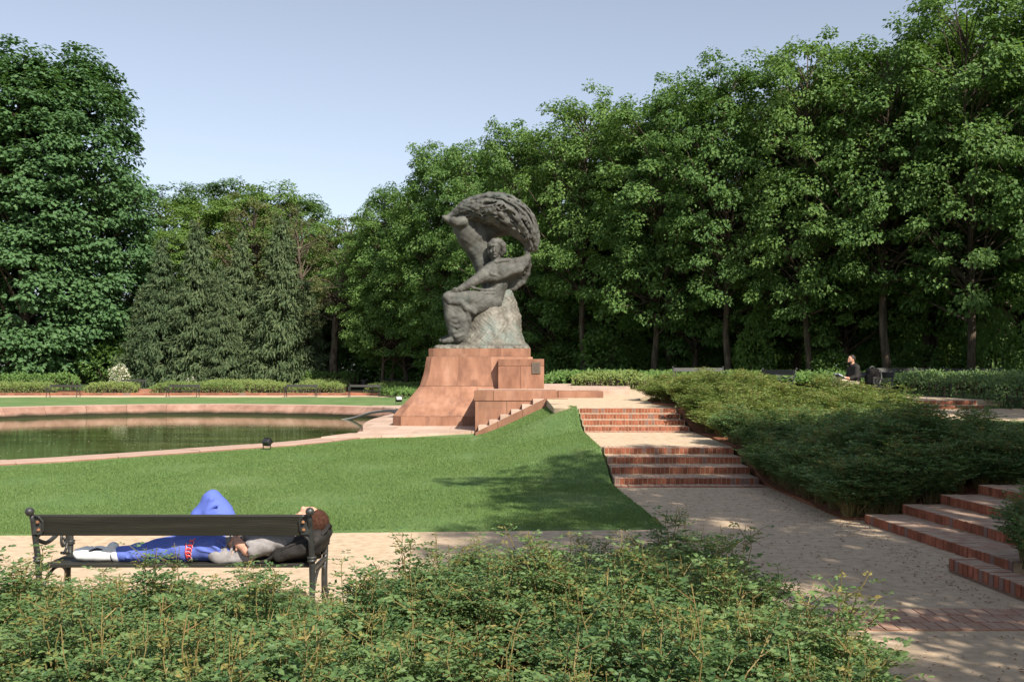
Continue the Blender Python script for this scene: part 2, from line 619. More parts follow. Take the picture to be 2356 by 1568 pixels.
def brick_material(name, dusty):
    m = material(name, [(0.25, lin(.17, .060, .036)), (0.5, lin(.27, .092, .052)), (0.75, lin(.34, .135, .082))], scale=9, detail=8, rough=0.9, spec=0.15, bump=0.4,
                 bump_scale=70, obj_random=0.30)
    nt = m.node_tree
    n, L = nt.nodes, nt.links.new
    b = n['Principled BSDF']
    src = b.inputs['Base Color'].links[0].from_socket
    oi = n.new('ShaderNodeObjectInfo')                 # a few bricks are burnt grey
    gt = n.new('ShaderNodeMath')
    gt.operation = 'GREATER_THAN'
    gt.inputs[1].default_value = 0.93
    L(oi.outputs['Random'], gt.inputs[0])
    g = n.new('ShaderNodeMixRGB')
    g.inputs['Color2'].default_value = lin(.21, .125, .10)
    L(gt.outputs[0], g.inputs['Fac'])
    L(src, g.inputs['Color1'])
    tc = n.new('ShaderNodeTexCoord')                   # trodden sand lies on the upper faces
    no = n.new('ShaderNodeTexNoise')
    no.inputs['Scale'].default_value = 7
    no.inputs['Detail'].default_value = 8
    ge = n.new('ShaderNodeNewGeometry')
    L(ge.outputs['Position'], no.inputs['Vector'])
    sx = n.new('ShaderNodeSeparateXYZ')
    L(ge.outputs['True Normal'], sx.inputs[0])
    mr = n.new('ShaderNodeMapRange')
    mr.inputs['From Min'].default_value = 0.38
    mr.inputs['From Max'].default_value = 0.62
    mr.inputs['To Min'].default_value = dusty * 0.6
    mr.inputs['To Max'].default_value = dusty
    L(no.outputs['Fac'], mr.inputs['Value'])
    mu = n.new('ShaderNodeMath')
    mu.operation = 'MULTIPLY'
    mu.use_clamp = True
    L(mr.outputs[0], mu.inputs[0])
    L(sx.outputs['Z'], mu.inputs[1])
    d = n.new('ShaderNodeMixRGB')
    d.inputs['Color2'].default_value = lin(.46, .345, .255)
    L(mu.outputs[0], d.inputs['Fac'])
    L(g.outputs[0], d.inputs['Color1'])
    L(d.outputs[0], b.inputs['Base Color'])
    return m


M['brick'] = brick_material('red_brick', 1.0)
M['paver'] = brick_material('paving_brick', 0.78)

def add_waterline(m, z_top, z_bot, colour):
    nt_ = m.node_tree
    b_ = nt_.nodes['Principled BSDF']
    src = b_.inputs['Base Color'].links[0].from_socket
    tc_ = nt_.nodes.new('ShaderNodeTexCoord')
    se = nt_.nodes.new('ShaderNodeSeparateXYZ')
    nt_.links.new(tc_.outputs['Object'], se.inputs[0])
    nz = nt_.nodes.new('ShaderNodeTexNoise')
    nz.inputs['Scale'].default_value = 1.5
    nz.inputs['Detail'].default_value = 6
    nt_.links.new(tc_.outputs['Object'], nz.inputs['Vector'])
    ma = nt_.nodes.new('ShaderNodeMath')
    ma.operation = 'MULTIPLY_ADD'
    ma.inputs[1].default_value = 0.18
    nt_.links.new(nz.outputs['Fac'], ma.inputs[0])
    nt_.links.new(se.outputs['Z'], ma.inputs[2])
    mr_ = nt_.nodes.new('ShaderNodeMapRange')
    mr_.inputs['From Min'].default_value = z_top + .09
    mr_.inputs['From Max'].default_value = z_bot + .09
    nt_.links.new(ma.outputs[0], mr_.inputs['Value'])
    mx_ = nt_.nodes.new('ShaderNodeMixRGB')
    nt_.links.new(mr_.outputs[0], mx_.inputs['Fac'])
    nt_.links.new(src, mx_.inputs['Color1'])
    mx_.inputs['Color2'].default_value = colour
    nt_.links.new(mx_.outputs[0], b_.inputs['Base Color'])


def add_pale_top(m, colour, fac):
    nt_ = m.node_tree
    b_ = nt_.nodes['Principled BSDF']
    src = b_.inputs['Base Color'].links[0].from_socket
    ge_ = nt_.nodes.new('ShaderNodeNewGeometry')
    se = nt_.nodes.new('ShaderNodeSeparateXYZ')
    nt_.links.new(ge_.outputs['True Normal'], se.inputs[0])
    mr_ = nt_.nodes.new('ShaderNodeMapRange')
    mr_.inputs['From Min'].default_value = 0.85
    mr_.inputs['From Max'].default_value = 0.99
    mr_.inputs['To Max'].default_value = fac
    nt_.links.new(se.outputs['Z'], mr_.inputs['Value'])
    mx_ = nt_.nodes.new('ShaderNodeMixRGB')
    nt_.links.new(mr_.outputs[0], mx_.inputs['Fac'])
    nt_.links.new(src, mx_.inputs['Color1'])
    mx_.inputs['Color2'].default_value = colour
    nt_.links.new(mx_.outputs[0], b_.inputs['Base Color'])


add_pale_top(M['coping'], lin(.46, .335, .265), 0.7)                  # paler colour mixed in on faces that point up
add_waterline(M['coping'], -0.20, -0.36, lin(.030, .030, .016))      # algae stain where the water stands
LEAF = {
    'wood': leaf_material('woodland_leaf', lin(.056, .125, .034), lin(.155, .245, .064), 0.36, rough=0.55, spec=0.25),
    'plane': leaf_material('plane_leaf', lin(.040, .098, .038), lin(.105, .190, .070), 0.28, rough=0.58, spec=0.25),
    'lime': leaf_material('light_leaf', lin(.075, .145, .034), lin(.150, .232, .055), 0.34, rough=0.55, spec=0.25),
    'olive': leaf_material('olive_leaf', lin(.075, .105, .036), lin(.160, .160, .066), 0.30, rough=0.6, spec=0.2),
    'dark': leaf_material('dark_leaf', lin(.040, .090, .026), lin(.100, .168, .048), 0.30, rough=0.55, spec=0.25),
    'conifer': leaf_material('conifer_spray', lin(.036, .066, .030), lin(.118, .152, .070), 0.10, rough=0.65, spec=0.15),
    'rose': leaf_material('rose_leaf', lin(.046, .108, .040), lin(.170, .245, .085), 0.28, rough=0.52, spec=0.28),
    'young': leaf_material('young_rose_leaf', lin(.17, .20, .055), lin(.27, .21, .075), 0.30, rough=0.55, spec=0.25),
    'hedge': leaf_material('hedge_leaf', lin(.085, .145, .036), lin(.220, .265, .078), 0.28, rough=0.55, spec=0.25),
    'grass': leaf_material('grass_blade', lin(.072, .140, .040), lin(.175, .250, .085), 0.25, rough=0.65, spec=0.12),
    'white': leaf_material('white_blossom', lin(.55, .50, .42), lin(.75, .72, .64), 0.25),
}

# ------------------------------------------------------------------ terrain heights


def sstep(a, b, t):
    t = np.clip((np.asarray(t, dtype=float) - a) / (b - a), 0, 1)
    return t * t * (3 - 2 * t)


def height(x, y):
    x = np.asarray(x, dtype=float)
    y = np.asarray(y, dtype=float)
    left = 0.65 * sstep(73, 100, y)
    main = np.interp(y, [14, 16.5, 18.6, 23.0, 24.9, 31, 36, 60, 90], [0, 0.02, .46, .48, .96, 1.08, 1.12, 1.2, 1.3])
    rgt = np.interp(y, [9, 12.5, 20, 26, 27.9, 28.9, 31, 36, 60, 90], [.46, .48, .62, .74, .76, .98, 1.06, 1.12, 1.2, 1.3])
    wr = sstep(5.0, 9.0, x) * sstep(12.3, 13.6, y)
    bank = 0.46 * sstep(4.3, 6.2, x) * sstep(12.3, 13.6, y)
    r = np.maximum(main * (1 - wr) + rgt * wr, bank * (1 - wr) + rgt * wr) * sstep(-4, 8, y)
    lo = np.interp(y, [12, 24, 29, 40, 60], [-0.2, -1.1, -0.95, -2.0, -2.0])
    hi = np.interp(y, [12, 24, 29, 40, 60], [1.6, 1.6, 1.62, 2.5, 3.0])
    t = np.clip((x - lo) / (hi - lo), 0, 1)
    w = 0.35 * (t * t * (3 - 2 * t)) + 0.65 * t
    return left * (1 - w) + r * w


def inside(poly, x, y):
    px = np.array([p[0] for p in poly])
    py = np.array([p[1] for p in poly])
    c = np.zeros(np.shape(x), dtype=bool)
    j = len(poly) - 1
    for i in range(len(poly)):
        cond = ((py[i] > y) != (py[j] > y)) & (x < (px[j] - px[i]) * (y - py[i]) / (py[j] - py[i] + 1e-12) + px[i])
        c ^= cond
        j = i
    return c


def densify(poly, step):
    out = []
    for i in range(len(poly)):
        a = np.array(poly[i][:2], float)
        b = np.array(poly[(i + 1) % len(poly)][:2], float)
        n = max(1, int(np.linalg.norm(b - a) / step))
        for k in range(n):
            out.append(tuple(a + (b - a) * k / n))
    return out


def sheet(name, outer, holes, zfun, step, mat, wobble=0.0, seed=1, fine=None, skirt=0.3):
    r = np.random.default_rng(seed)
    loops = [densify(outer, step)] + [densify(h, step) for h in holes]
    if wobble:
        loops[0] = [(p[0] + r.normal(0, wobble), p[1] + r.normal(0, wobble)) for p in loops[0]]
    vs, es = [], []
    for lp in loops:
        b = len(vs)
        vs += lp
        es += [(b + i, b + (i + 1) % len(lp)) for i in range(len(lp))]
    xs = [p[0] for p in loops[0]]
    ys = [p[1] for p in loops[0]]
    gx, gy = np.meshgrid(np.arange(min(xs), max(xs), step), np.arange(min(ys), max(ys), step))
    gx = gx.ravel() + r.uniform(-.2, .2, gx.size) * step
    gy = gy.ravel() + r.uniform(-.2, .2, gy.size) * step
    ok = inside(loops[0], gx, gy)
    for h in loops[1:]:
        ok &= ~inside(h, gx, gy)
    vs += list(zip(gx[ok], gy[ok]))
    if fine:
        x0, x1, y0, y1, fs_ = fine
        gx, gy = np.meshgrid(np.arange(x0, x1, fs_), np.arange(y0, y1, fs_))
        gx, gy = gx.ravel() + .01, gy.ravel() + .013
        ok = np.ones(gx.shape, bool)
        for h in loops[1:]:
            ok &= ~inside(h, gx, gy)
        vs += list(zip(gx[ok], gy[ok]))
    res = delaunay_2d_cdt([Vector(v) for v in vs], es, [], 0, 1e-5)
    V = np.array([(v.x, v.y) for v in res[0]])
    F = np.array([f for f in res[2] if len(f) == 3])
    c = V[F].mean(axis=1)
    ok = inside(loops[0], c[:, 0], c[:, 1])
    for h in loops[1:]:
        ok &= ~inside(h, c[:, 0], c[:, 1])
    F = F[ok]
    Z = zfun(V[:, 0], V[:, 1])
    V3 = np.column_stack([V, Z])
    if skirt:
        nb_ = len(loops[0])
        B = np.array(loops[0])
        zb = zfun(B[:, 0], B[:, 1])
        o0 = len(V3)
        V3 = np.concatenate([V3, np.column_stack([B, zb]), np.column_stack([B, zb - skirt])])
        i0 = np.arange(nb_)
        i1 = (i0 + 1) % nb_
        F = np.concatenate([F, np.column_stack([o0 + i0, o0 + i1, o0 + nb_ + i1]), np.column_stack([o0 + i0, o0 + nb_ + i1, o0 + nb_ + i0])])
    return tag(obj(name, mesh_np(name, V3, F, mat, smooth=True)), kind='structure')


# ------------------------------------------------------------------ pool outline (water-side edge of the coping)
pool_in = [tuple(p) for p in spline([(-10.7, 20.8), (-9.4, 22.1), (-8.0, 23.7), (-6.5, 25.5), (-5.5, 27.4), (-4.9, 29.8), (-5.3, 33), (-5.5, 36.5), (-5.3, 40.5),
                                     (-5.3, 44), (-6.2, 47.3), (-9.0, 50), (-13.3, 51.6), (-17.4, 52), (-21.6, 50.4), (-24.7, 47.4), (-27.5, 42), (-28.5, 35),
                                     (-26.5, 27.5), (-22, 21.5), (-16.8, 18.6), (-13.2, 19.0)], 8, closed=True)]


def offset_loop(loop, d):
    P = np.array(loop)
    T = np.roll(P, -1, axis=0) - np.roll(P, 1, axis=0)
    T /= np.linalg.norm(T, axis=1, keepdims=True)
    N = np.column_stack([T[:, 1], -T[:, 0]])      # outline runs anticlockwise: this points outwards
    return P + N * d


area = sum(pool_in[i][0] * pool_in[(i + 1) % len(pool_in)][1] - pool_in[(i + 1) % len(pool_in)][0] * pool_in[i][1] for i in range(len(pool_in)))
if area < 0:
    pool_in = pool_in[::-1]
pool_hole = [tuple(p) for p in offset_loop(pool_in, 0.5)][::2]

# ------------------------------------------------------------------ ground, lawn, paths, beds
sheet('ground', [(-260, -60), (260, -60), (260, 420), (-260, 420)], [pool_hole], lambda x, y: height(x, y) - 0.05 - 0.07 * (sstep(-16, -12, x) * sstep(26, 22, x) * sstep(-4, 0, y) * sstep(48, 44, y)), 4.0, M['woodfloor'], fine=(-16, 26, -4, 48, 0.7))
lawn_poly = [(-62, 11.2), (-12, 11.45), (-6, 11.55), (-3, 11.8), (0, 12.0), (1.86, 12.1), (1.80, 13.5), (1.66, 16.2), (1.64, 20), (1.62, 25.1), (1.3, 27.4), (1.05, 28.76),
             (-1.12, 28.9), (-1.12, 30.0), (-4.2, 30.0), (-4.2, 46), (0.5, 46), (2.0, 67.4), (-62, 67.0)]
sheet('lawn', lawn_poly, [pool_hole], lambda x, y: height(x, y) + 0.02 + 0.012 * np.sin(x * 1.7) * np.cos(y * 1.3), 0.35, M['lawn'], wobble=0.012)
sheet('gravel_path', [(-62, -8), (20, -8), (20, 9.2), (6.5, 12.8), (4.25, 12.9), (4.2, 16.7), (1.6, 16.7), (1.72, 12.0), (0, 11.9), (-3, 11.7), (-12, 11.35), (-62, 11.1)], [],
      lambda x, y: 0.0 * x + 0.003, 0.4, M['gravel'])
sheet('landing', [(1.66, 18.75), (4.15, 18.75), (4.15, 23.05), (1.66, 23.05)], [], lambda x, y: 0.474 + 0.004 * (y - 18.5), 0.4, M['gravel'])
sheet('terrace_path', [(1.05, 24.95), (4.3, 24.95), (4.1, 27), (3.6, 28.5), (4.6, 33), (7.5, 40), (9, 44), (2.4, 44), (2.4, 29.5), (1.0, 29.5), (1.0, 28.7)], [],
      lambda x, y: np.interp(y, [24.9, 29, 36, 44], [.955, 1.07, 1.16, 1.22]), 0.5, M['gravel'])
sheet('far_path', [(-62, 67.0), (2, 67.3), (2, 72.9), (-62, 72.9)], [], lambda x, y: height(x, y) + 0.004, 2.0, M['gravel'])
sheet('side_path', [(9.4, 24.2), (17, 22.5), (20, 26.0), (20, 28.1), (10.2, 28.1)], [], lambda x, y: height(x, y) + 0.02, 0.6, M['gravel'])
sheet('upper_side_path', [(9.3, 29.0), (14.3, 29.0), (12.5, 31.5), (5.6, 33), (5.0, 30.6), (7.2, 28.8)], [], lambda x, y: height(x, y) + 0.03, 0.6, M['gravel'])
BED_NEAR = [(-9, 1.0), (1.9, 1.0), (2.1, 5.0), (1.95, 6.6), (1.72, 8.2), (-0.55, 8.2), (-1.1, 7.05), (-9, 7.0)]
BED_LOW = [(4.25, 12.8), (4.6, 12.7), (6.2, 13.0), (11, 12.6), (16, 12.8), (15, 20.5), (9.5, 21.6), (4.2, 20.0), (4.2, 16.0)]
BED_UP = [(4.25, 20.2), (9.0, 22.0), (9.1, 25.2), (8.0, 27.6), (3.9, 28.6), (3.75, 26.5), (4.15, 25.0), (4.2, 23.0)]
for nm, poly, dz in (('planting_bed', BED_NEAR, 0.035), ('planting_bed', BED_LOW, 0.03), ('planting_bed', BED_UP, 0.03)):
    sheet(nm, poly, [], lambda x, y, dz=dz: height(x, y) + dz + 0.02 * np.sin(3.1 * x + 1.3) * np.sin(2.7 * y), 0.3, M['soil'])
sheet('planting_bed', [(-62, 73.2), (3, 73.2), (3, 80.5), (-62, 80.5)], [], lambda x, y: height(x, y) + 0.04, 2.5, M['soil'])

# grass blades: thick along the front edge, thinner behind
r = np.random.default_rng(3)
N = 560000
gx = r.uniform(-13.0, 2.0, N)
gy = 11.3 + 18.2 * r.uniform(0, 1, N) ** 1.5
ok = inside(lawn_poly, gx, gy) & ~inside([tuple(p) for p in offset_loop(pool_in, 1.42)], gx, gy) & (np.abs(gx) < gy * 0.54)
ok &= ~((gy > 27.7) & (gx < -1.0))
gx, gy = gx[ok], gy[ok]
n = len(gx)
gp = np.column_stack([gx, gy, height(gx, gy) + 0.02])
gd = norm(np.column_stack([r.normal(0, .5, n), r.normal(0, .5, n), np.full(n, 0.9)]))
gv, gf = leaf_field(gp, gd, rand_unit(r, n), r.uniform(.018, .040, n) * (1 + gy * .010), r.uniform(.006, .010, n) * (0.4 + gy * .05), BLADE)
tag(obj('grass', mesh_np('grass', gv, gf, LEAF['grass'])), 'short mown green grass of the lawn beside the pool', 'grass', kind='stuff')

# ------------------------------------------------------------------ water and coping
me = mesh_np('water', np.column_stack([np.array(pool_in)[:, 0], np.array(pool_in)[:, 1], np.full(len(pool_in), -0.46)]), [list(range(len(pool_in)))],
             [bpy.data.materials.new('pool_water')])
wm = me.materials[0]
wm.use_nodes = True
nt = wm.node_tree
b = nt.nodes['Principled BSDF']
b.inputs['Base Color'].default_value = lin(.028, .046, .014)
b.inputs['Roughness'].default_value = 0.03
b.inputs['IOR'].default_value = 1.33
b.inputs['Specular IOR Level'].default_value = 0.5
tc = nt.nodes.new('ShaderNodeTexCoord')
mp = nt.nodes.new('ShaderNodeMapping')
mp.inputs['Scale'].default_value = (0.6, 2.2, 1)
no = nt.nodes.new('ShaderNodeTexNoise')
no.inputs['Scale'].default_value = 2.2
no.inputs['Detail'].default_value = 3
bp = nt.nodes.new('ShaderNodeBump')
bp.inputs['Strength'].default_value = 0.05
bp.inputs['Distance'].default_value = 0.05
nt.links.new(tc.outputs['Object'], mp.inputs['Vector'])
nt.links.new(mp.outputs[0], no.inputs['Vector'])
nt.links.new(no.outputs['Fac'], bp.inputs['Height'])
nt.links.new(bp.outputs[0], b.inputs['Normal'])
nb = nt.nodes.new('ShaderNodeTexNoise')              # algae drifts in the water
nb.inputs['Scale'].default_value = 0.35
nb.inputs['Detail'].default_value = 6
cr = nt.nodes.new('ShaderNodeValToRGB')
cr.color_ramp.elements[0].position = 0.35
cr.color_ramp.elements[0].color = lin(.050, .068, .022)
cr.color_ramp.elements[1].position = 0.70
cr.color_ramp.elements[1].color = lin(.125, .150, .048)
nt.links.new(mp.outputs[0], nb.inputs['Vector'])
nt.links.new(nb.outputs['Fac'], cr.inputs['Fac'])
nt.links.new(cr.outputs[0], b.inputs['Base Color'])
tag(obj('water', me), kind='structure')

r = np.random.default_rng(5)
sx_ = r.uniform(-17, -5.5, 520)
sy_ = r.uniform(20, 45, 520)
ok = inside([tuple(p) for p in offset_loop(pool_in, -0.3)], sx_, sy_)
sx_, sy_ = sx_[ok], sy_[ok]
n = len(sx_)
gv, gf = leaf_field(np.column_stack([sx_, sy_, np.full(n, -0.455)]), np.column_stack([r.normal(size=n), r.normal(size=n), np.zeros(n)]),
                    np.tile([0, 0, 1.0], (n, 1)), r.uniform(.03, .08, n), r.uniform(.03, .06, n), (QUAD[0] * np.array([1, 1, .05]), QUAD[1]))
tag(obj('floating_petals', mesh_np('floating_petals', gv, gf, LEAF['white'])), 'pale petals and leaf specks floating on the green pool water', 'petals', kind='stuff')

basin = thing('pool_basin', 'curved red sandstone rim of the round pool', 'pool rim', (-16, 35, 0))
prof = [(1.28, -0.25), (1.28, 0.055), (1.22, 0.075), (0.42, 0.07), (0.36, 0.05), (0.30, -0.02), (0.22, -0.10), (0.12, -0.20), (0.03, -0.29), (0.0, -0.33), (0.0, -0.40),
        (-0.10, -0.41), (-0.12, -0.70), (0.6, -0.70)]
P = np.array(pool_in)
rings = [offset_loop(pool_in, o) for o, z in prof]
seg = np.linalg.norm(np.roll(P, -1, axis=0) - P, axis=1)
cum = np.concatenate([[0], np.cumsum(seg)])
step_len = 1.9
nst = int(cum[-1] / step_len)


def ring_at(ring, s):
    s = s % cum[-1]
    i = min(int(np.searchsorted(cum, s, side='right') - 1), len(P) - 1)
    t = (s - cum[i]) / max(seg[i], 1e-9)
    return ring[i] * (1 - t) + ring[(i + 1) % len(P)] * t


for q in range(nst):
    s0 = q * cum[-1] / nst + 0.007
    s1 = (q + 1) * cum[-1] / nst - 0.007
    V, F = [], []
    ns = 4
    dz = random.uniform(-.006, .006)
    for i in range(ns + 1):
        s = s0 + (s1 - s0) * i / ns
        for (o, z), ring in zip(prof, rings):
            p = ring_at(ring, s)
            V.append((p[0] + 16, p[1] - 35, z + dz))
    k = len(prof)
    for i in range(ns):
        for j in range(k):
            a, b2 = i * k + j, i * k + (j + 1) % k
            F.append((a, b2, b2 + k, a + k))
    F.append(tuple(range(k - 1, -1, -1)))
    F.append(tuple(range(ns * k, ns * k + k)))
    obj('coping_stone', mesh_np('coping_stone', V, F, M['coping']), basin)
# basin wall behind the joints
V, F = [], []
for i in range(len(P)):
    a, b2 = offset_loop(pool_in, 0.45)[i], offset_loop(pool_in, 1.2)[i]
    V += [(a[0] + 16, a[1] - 35, -0.9), (a[0] + 16, a[1] - 35, 0.02), (b2[0] + 16, b2[1] - 35, 0.02)]
m3 = len(P)
for i in range(m3):
    j = (i + 1) % m3
    F += [(3 * i, 3 * j, 3 * j + 1, 3 * i + 1), (3 * i + 1, 3 * j + 1, 3 * j + 2, 3 * i + 2)]
obj('basin_wall', mesh_np('basin_wall', V, F, M['mortar']), basin)

# ------------------------------------------------------------------ paved apron round the monument
apron = tag(thing('paving', None, None, (-3, 36, 0)), kind='structure')
apron_poly = [(-6.0, 24.9), (-4.9, 25.7), (-4.05, 26.7), (-3.0, 27.75), (-2.06, 28.1), (-1.12, 28.95), (-1.12, 47.5), (-5.2, 48.5), (-5.15, 44), (-5.15, 40.5),
              (-5.35, 36.5), (-5.15, 33), (-4.75, 29.9), (-5.3, 27.6), (-5.9, 26.6)]
apron_in = apron_poly
yy = 24.0
rowi = 0
while yy < 49:
    hh = 1.55
    xx = -7.0 + (0.7 if rowi % 2 else 0)
    while xx < -1.0:
        cell = [(xx + .006, yy + .006), (xx + 1.694, yy + .006), (xx + 1.694, yy + hh - .006), (xx + .006, yy + hh - .006)]

        # clip the slab against the apron outline by sampling a small grid (kept simple: convex enough)
        def clip(poly, a, b2):
            out = []
            for i in range(len(poly)):
                p, q2 = poly[i], poly[(i + 1) % len(poly)]
                sp = (b2[0] - a[0]) * (p[1] - a[1]) - (b2[1] - a[1]) * (p[0] - a[0])
                sq = (b2[0] - a[0]) * (q2[1] - a[1]) - (b2[1] - a[1]) * (q2[0] - a[0])
                if sp >= 0:
                    out.append(p)
                if (sp >= 0) != (sq >= 0):
                    t = sp / (sp - sq)
                    out.append((p[0] + (q2[0] - p[0]) * t, p[1] + (q2[1] - p[1]) * t))
            return out
        poly = cell
        for a, b2 in (((-6.2, 24.75), (-4.05, 26.7)), ((-4.05, 26.7), (-3.0, 27.75)), ((-3.0, 27.75), (-2.06, 28.1)), ((-2.06, 28.1), (-1.05, 28.95)), ((-1.12, 20), (-1.12, 60))):
            if len(poly) >= 3:
                poly = clip(poly, a, b2)
        # keep only what lies outside the water-side outline
        if len(poly) >= 3:
            lim = offset_loop(pool_in, 0.36)
            right = lim[(lim[:, 1] > yy - 1) & (lim[:, 1] < yy + 3) & (lim[:, 0] > -9)]
            if len(right):
                order = right[np.argsort(right[:, 1])]
                for i in range(0, len(order) - 1, 3):
                    a = order[i]
                    b2 = order[min(i + 3, len(order) - 1)]
                    if b2[1] - a[1] > 1e-3 and len(poly) >= 3 and b2[1] > yy and a[1] < yy + hh:
                        poly = clip(poly, b2, a)
        if len(poly) >= 3:
            ar = abs(sum(poly[i][0] * poly[(i + 1) % len(poly)][1] - poly[(i + 1) % len(poly)][0] * poly[i][1] for i in range(len(poly)))) / 2
            if ar > 0.02:
                z1 = 0.095 + random.uniform(-.003, .003)
                k = len(poly)
                V = [(p[0] + 3, p[1] - 36, 0.0) for p in poly] + [(p[0] + 3, p[1] - 36, z1) for p in poly]
                F = [tuple(range(k - 1, -1, -1)), tuple(range(k, 2 * k))] + [(i, (i + 1) % k, (i + 1) % k + k, i + k) for i in range(k)]
                obj('paving_slab', mesh_np('paving_slab', V, F, M['stone_pale']), apron)
        xx += 1.7
    yy += hh
    rowi += 1

# ------------------------------------------------------------------ monument pedestal
PX, PY = -1.09, 35.0
GZ = 0.09
prof_z = [0.0, 0.32, 0.42, 0.62, 0.90, 1.28, 1.72, 2.262]
prof_s = [2.80, 2.80, 2.73, 2.56, 2.29, 1.99, 1.86, 1.78]


def half(z):
    return float(np.interp(z, prof_z, prof_s)) if z < 2.266 else 1.715


def face_pt(face, u, z, dep=0.0, s=None):
    """Point on face 0..7 of the chamfered square; u in 0..1 left to right seen from outside."""
    s = (half(z) if s is None else s) - dep
    c = 0.105 * (s + dep)
    corners = [(-s + c, -s), (s - c, -s), (s, -s + c), (s, s - c), (s - c, s), (-s + c, s), (-s, s - c), (-s, -s + c)]
    a, b2 = corners[face], corners[(face + 1) % 8]
    return (a[0] + (b2[0] - a[0]) * u, a[1] + (b2[1] - a[1]) * u, z)


pedestal = thing('stone_pedestal', 'flared red sandstone pedestal carrying the bronze statue', 'pedestal', (PX, PY, GZ - 0.01))


def ped_stone(name, face, u0, u1, z0, z1, proud=0.0, gap=0.006, mat='stone', top=False):
    nz = max(1, int((z1 - z0) / 0.12))
    s = half((z0 + z1) / 2)
    wid = max(0.1, np.linalg.norm(np.array(face_pt(face, 1, z0)) - np.array(face_pt(face, 0, z0))))
    g = gap / wid
    V, F = [], []
    for lay in (-proud, 0.14):
        for i in range(nz + 1):
            z = z0 + gap + (z1 - z0 - 2 * gap) * i / nz
            sz = half(z if z < 2.262 else 2.4) if not (z1 > 2.3) else 1.715
            for u in (u0 + g, u1 - g):
                V.append(face_pt(face, u, z, lay, sz))
    k = 2 * (nz + 1)
    for i in range(nz):
        F.append((2 * i, 2 * i + 1, 2 * i + 3, 2 * i + 2))
        F.append((k + 2 * i + 1, k + 2 * i, k + 2 * i + 2, k + 2 * i + 3))
        F.append((2 * i, 2 * i + 2, k + 2 * i + 2, k + 2 * i))
        F.append((2 * i + 3, 2 * i + 1, k + 2 * i + 1, k + 2 * i + 3))
    F.append((0, k, k + 1, 1))
    F.append((2 * nz, 2 * nz + 1, k + 2 * nz + 1, k + 2 * nz))
    return obj(name, mesh_np(name, V, F, M[mat]), pedestal)


courses = [(0.0, 0.32, [0, .40, .75, 1]), (0.32, 1.29, [0, .34, .68, 1]), (1.29, 2.262, [0, .29, .62, 1]), (2.27, 2.55, [0, .5, .735, 1])]
for z0, z1, js in courses:
    for face in range(8):
        if face % 2:
            ped_stone('stone_block', face, 0, 1, z0, z1)
        else:
            for a, b2 in zip(js[:-1], js[1:]):
                ped_stone('stone_block', face, a, b2, z0, z1)
ped_stone('repair_patch', 0, .37, .56, 1.295, 1.50, proud=0.004, gap=0.0)
ped_stone('repair_patch', 0, .245, .355, 2.272, 2.36, proud=0.004, gap=0.0)
core = MB()
V = []
zz = [0.005, .31, .33, .42, .62, .9, 1.28, 1.72, 2.258, 2.272, 2.545]
for z in zz:
    s = (half(z) if z < 2.265 else 1.715) - 0.012
    for f in range(8):
        V.append(face_pt(f, 0, z, 0, s))
F = []
for i in range(len(zz) - 1):
    for f in range(8):
        a, b2 = i * 8 + f, i * 8 + (f + 1) % 8
        F.append((a, b2, b2 + 8, a + 8))
F.append(tuple(range((len(zz) - 1) * 8, len(zz) * 8)))
core.add(V, F).build('pedestal_core', M['mortar'], pedestal)


def stones(name, root, boxes, mat, bev=0.008):
    ox, oy, oz = root.location
    for lo, hi in boxes:
        MB().box((lo[0] + .003 - ox, lo[1] - oy, lo[2] + .003 - oz), (hi[0] - .003 - ox, hi[1] - oy, hi[2] - .003 - oz), bev).build(name, M[mat], root)


# upper block beside the pedestal, with the plaque
ub = thing('stone_block_annex', 'square sandstone block with a bronze plaque against the pedestal', 'stone block', (0.3, 35, 1.25))
stones('stone_block', ub, [((-.457, 32.7, 1.26), (.28, 37.3, 2.03)), ((.28, 32.7, 1.26), (1.055, 37.3, 2.03)), ((-.457, 32.7, 2.03), (1.055, 37.3, 2.265))], 'stone')
pl = MB().box((.645 - .3, 32.668 - 35, 1.775 - 1.25), (.935 - .3, 32.70 - 35, 2.15 - 1.25), 0.008).build('plaque', M['plaque'], ub)
rows = MB()
for i in range(7):
    w = random.uniform(.07, .105)
    rows.box((.79 - w - .3, 32.662 - 35, 2.085 - i * .043 - 1.25), (.79 + w - .3, 32.672 - 35, 2.10 - i * .043 - 1.25))
rows.build('raised_lines', M['plaque'], pl)

# lower block, low wall and platform
lb = thing('stone_platform', 'long sandstone platform with an overhanging cap beside the pedestal', 'platform', (0, 30.5, 0))
stones('stone_block', lb, [((-1.10, 29.6, 0.02), (-.16, 31.0, .985)), ((-.16, 29.6, 0.02), (1.36, 31.0, .985))], 'stone')
stones('cap_stone', lb, [((-1.13, 29.575, .985), (-.55, 31.2, 1.29)), ((-.55, 29.575, .985), (1.36, 31.2, 1.29)), ((1.372, 29.585, 1.06), (2.72, 31.2, 1.275))], 'stone')
MB().box((-1.07, 29.65 - 30.5, .03), (1.33, 30.9 - 30.5, 1.2)).build('platform_core', M['mortar'], lb)
ins = MB()
ri = random.Random(4)
for row in range(3):
    x = -1.02
    while x < -.30:
        w = ri.uniform(.012, .03)
        ins.box((x, 29.597 - 30.5, .925 - row * .075), (x + w * .35, 29.60 - 30.5, .955 - row * .075))
        ins.box((x, 29.597 - 30.5, .922 - row * .075), (x + w, 29.60 - 30.5, .928 - row * .075))
        x += w + ri.uniform(.008, .022)
ins.build('chiselled_inscription', M['mortar'], lb)['kind'] = 'stuff'
floor_ = thing('upper_paving', None, None, (1, 36, 0))
tag(floor_, kind='structure')
y = 31.2
row = 0
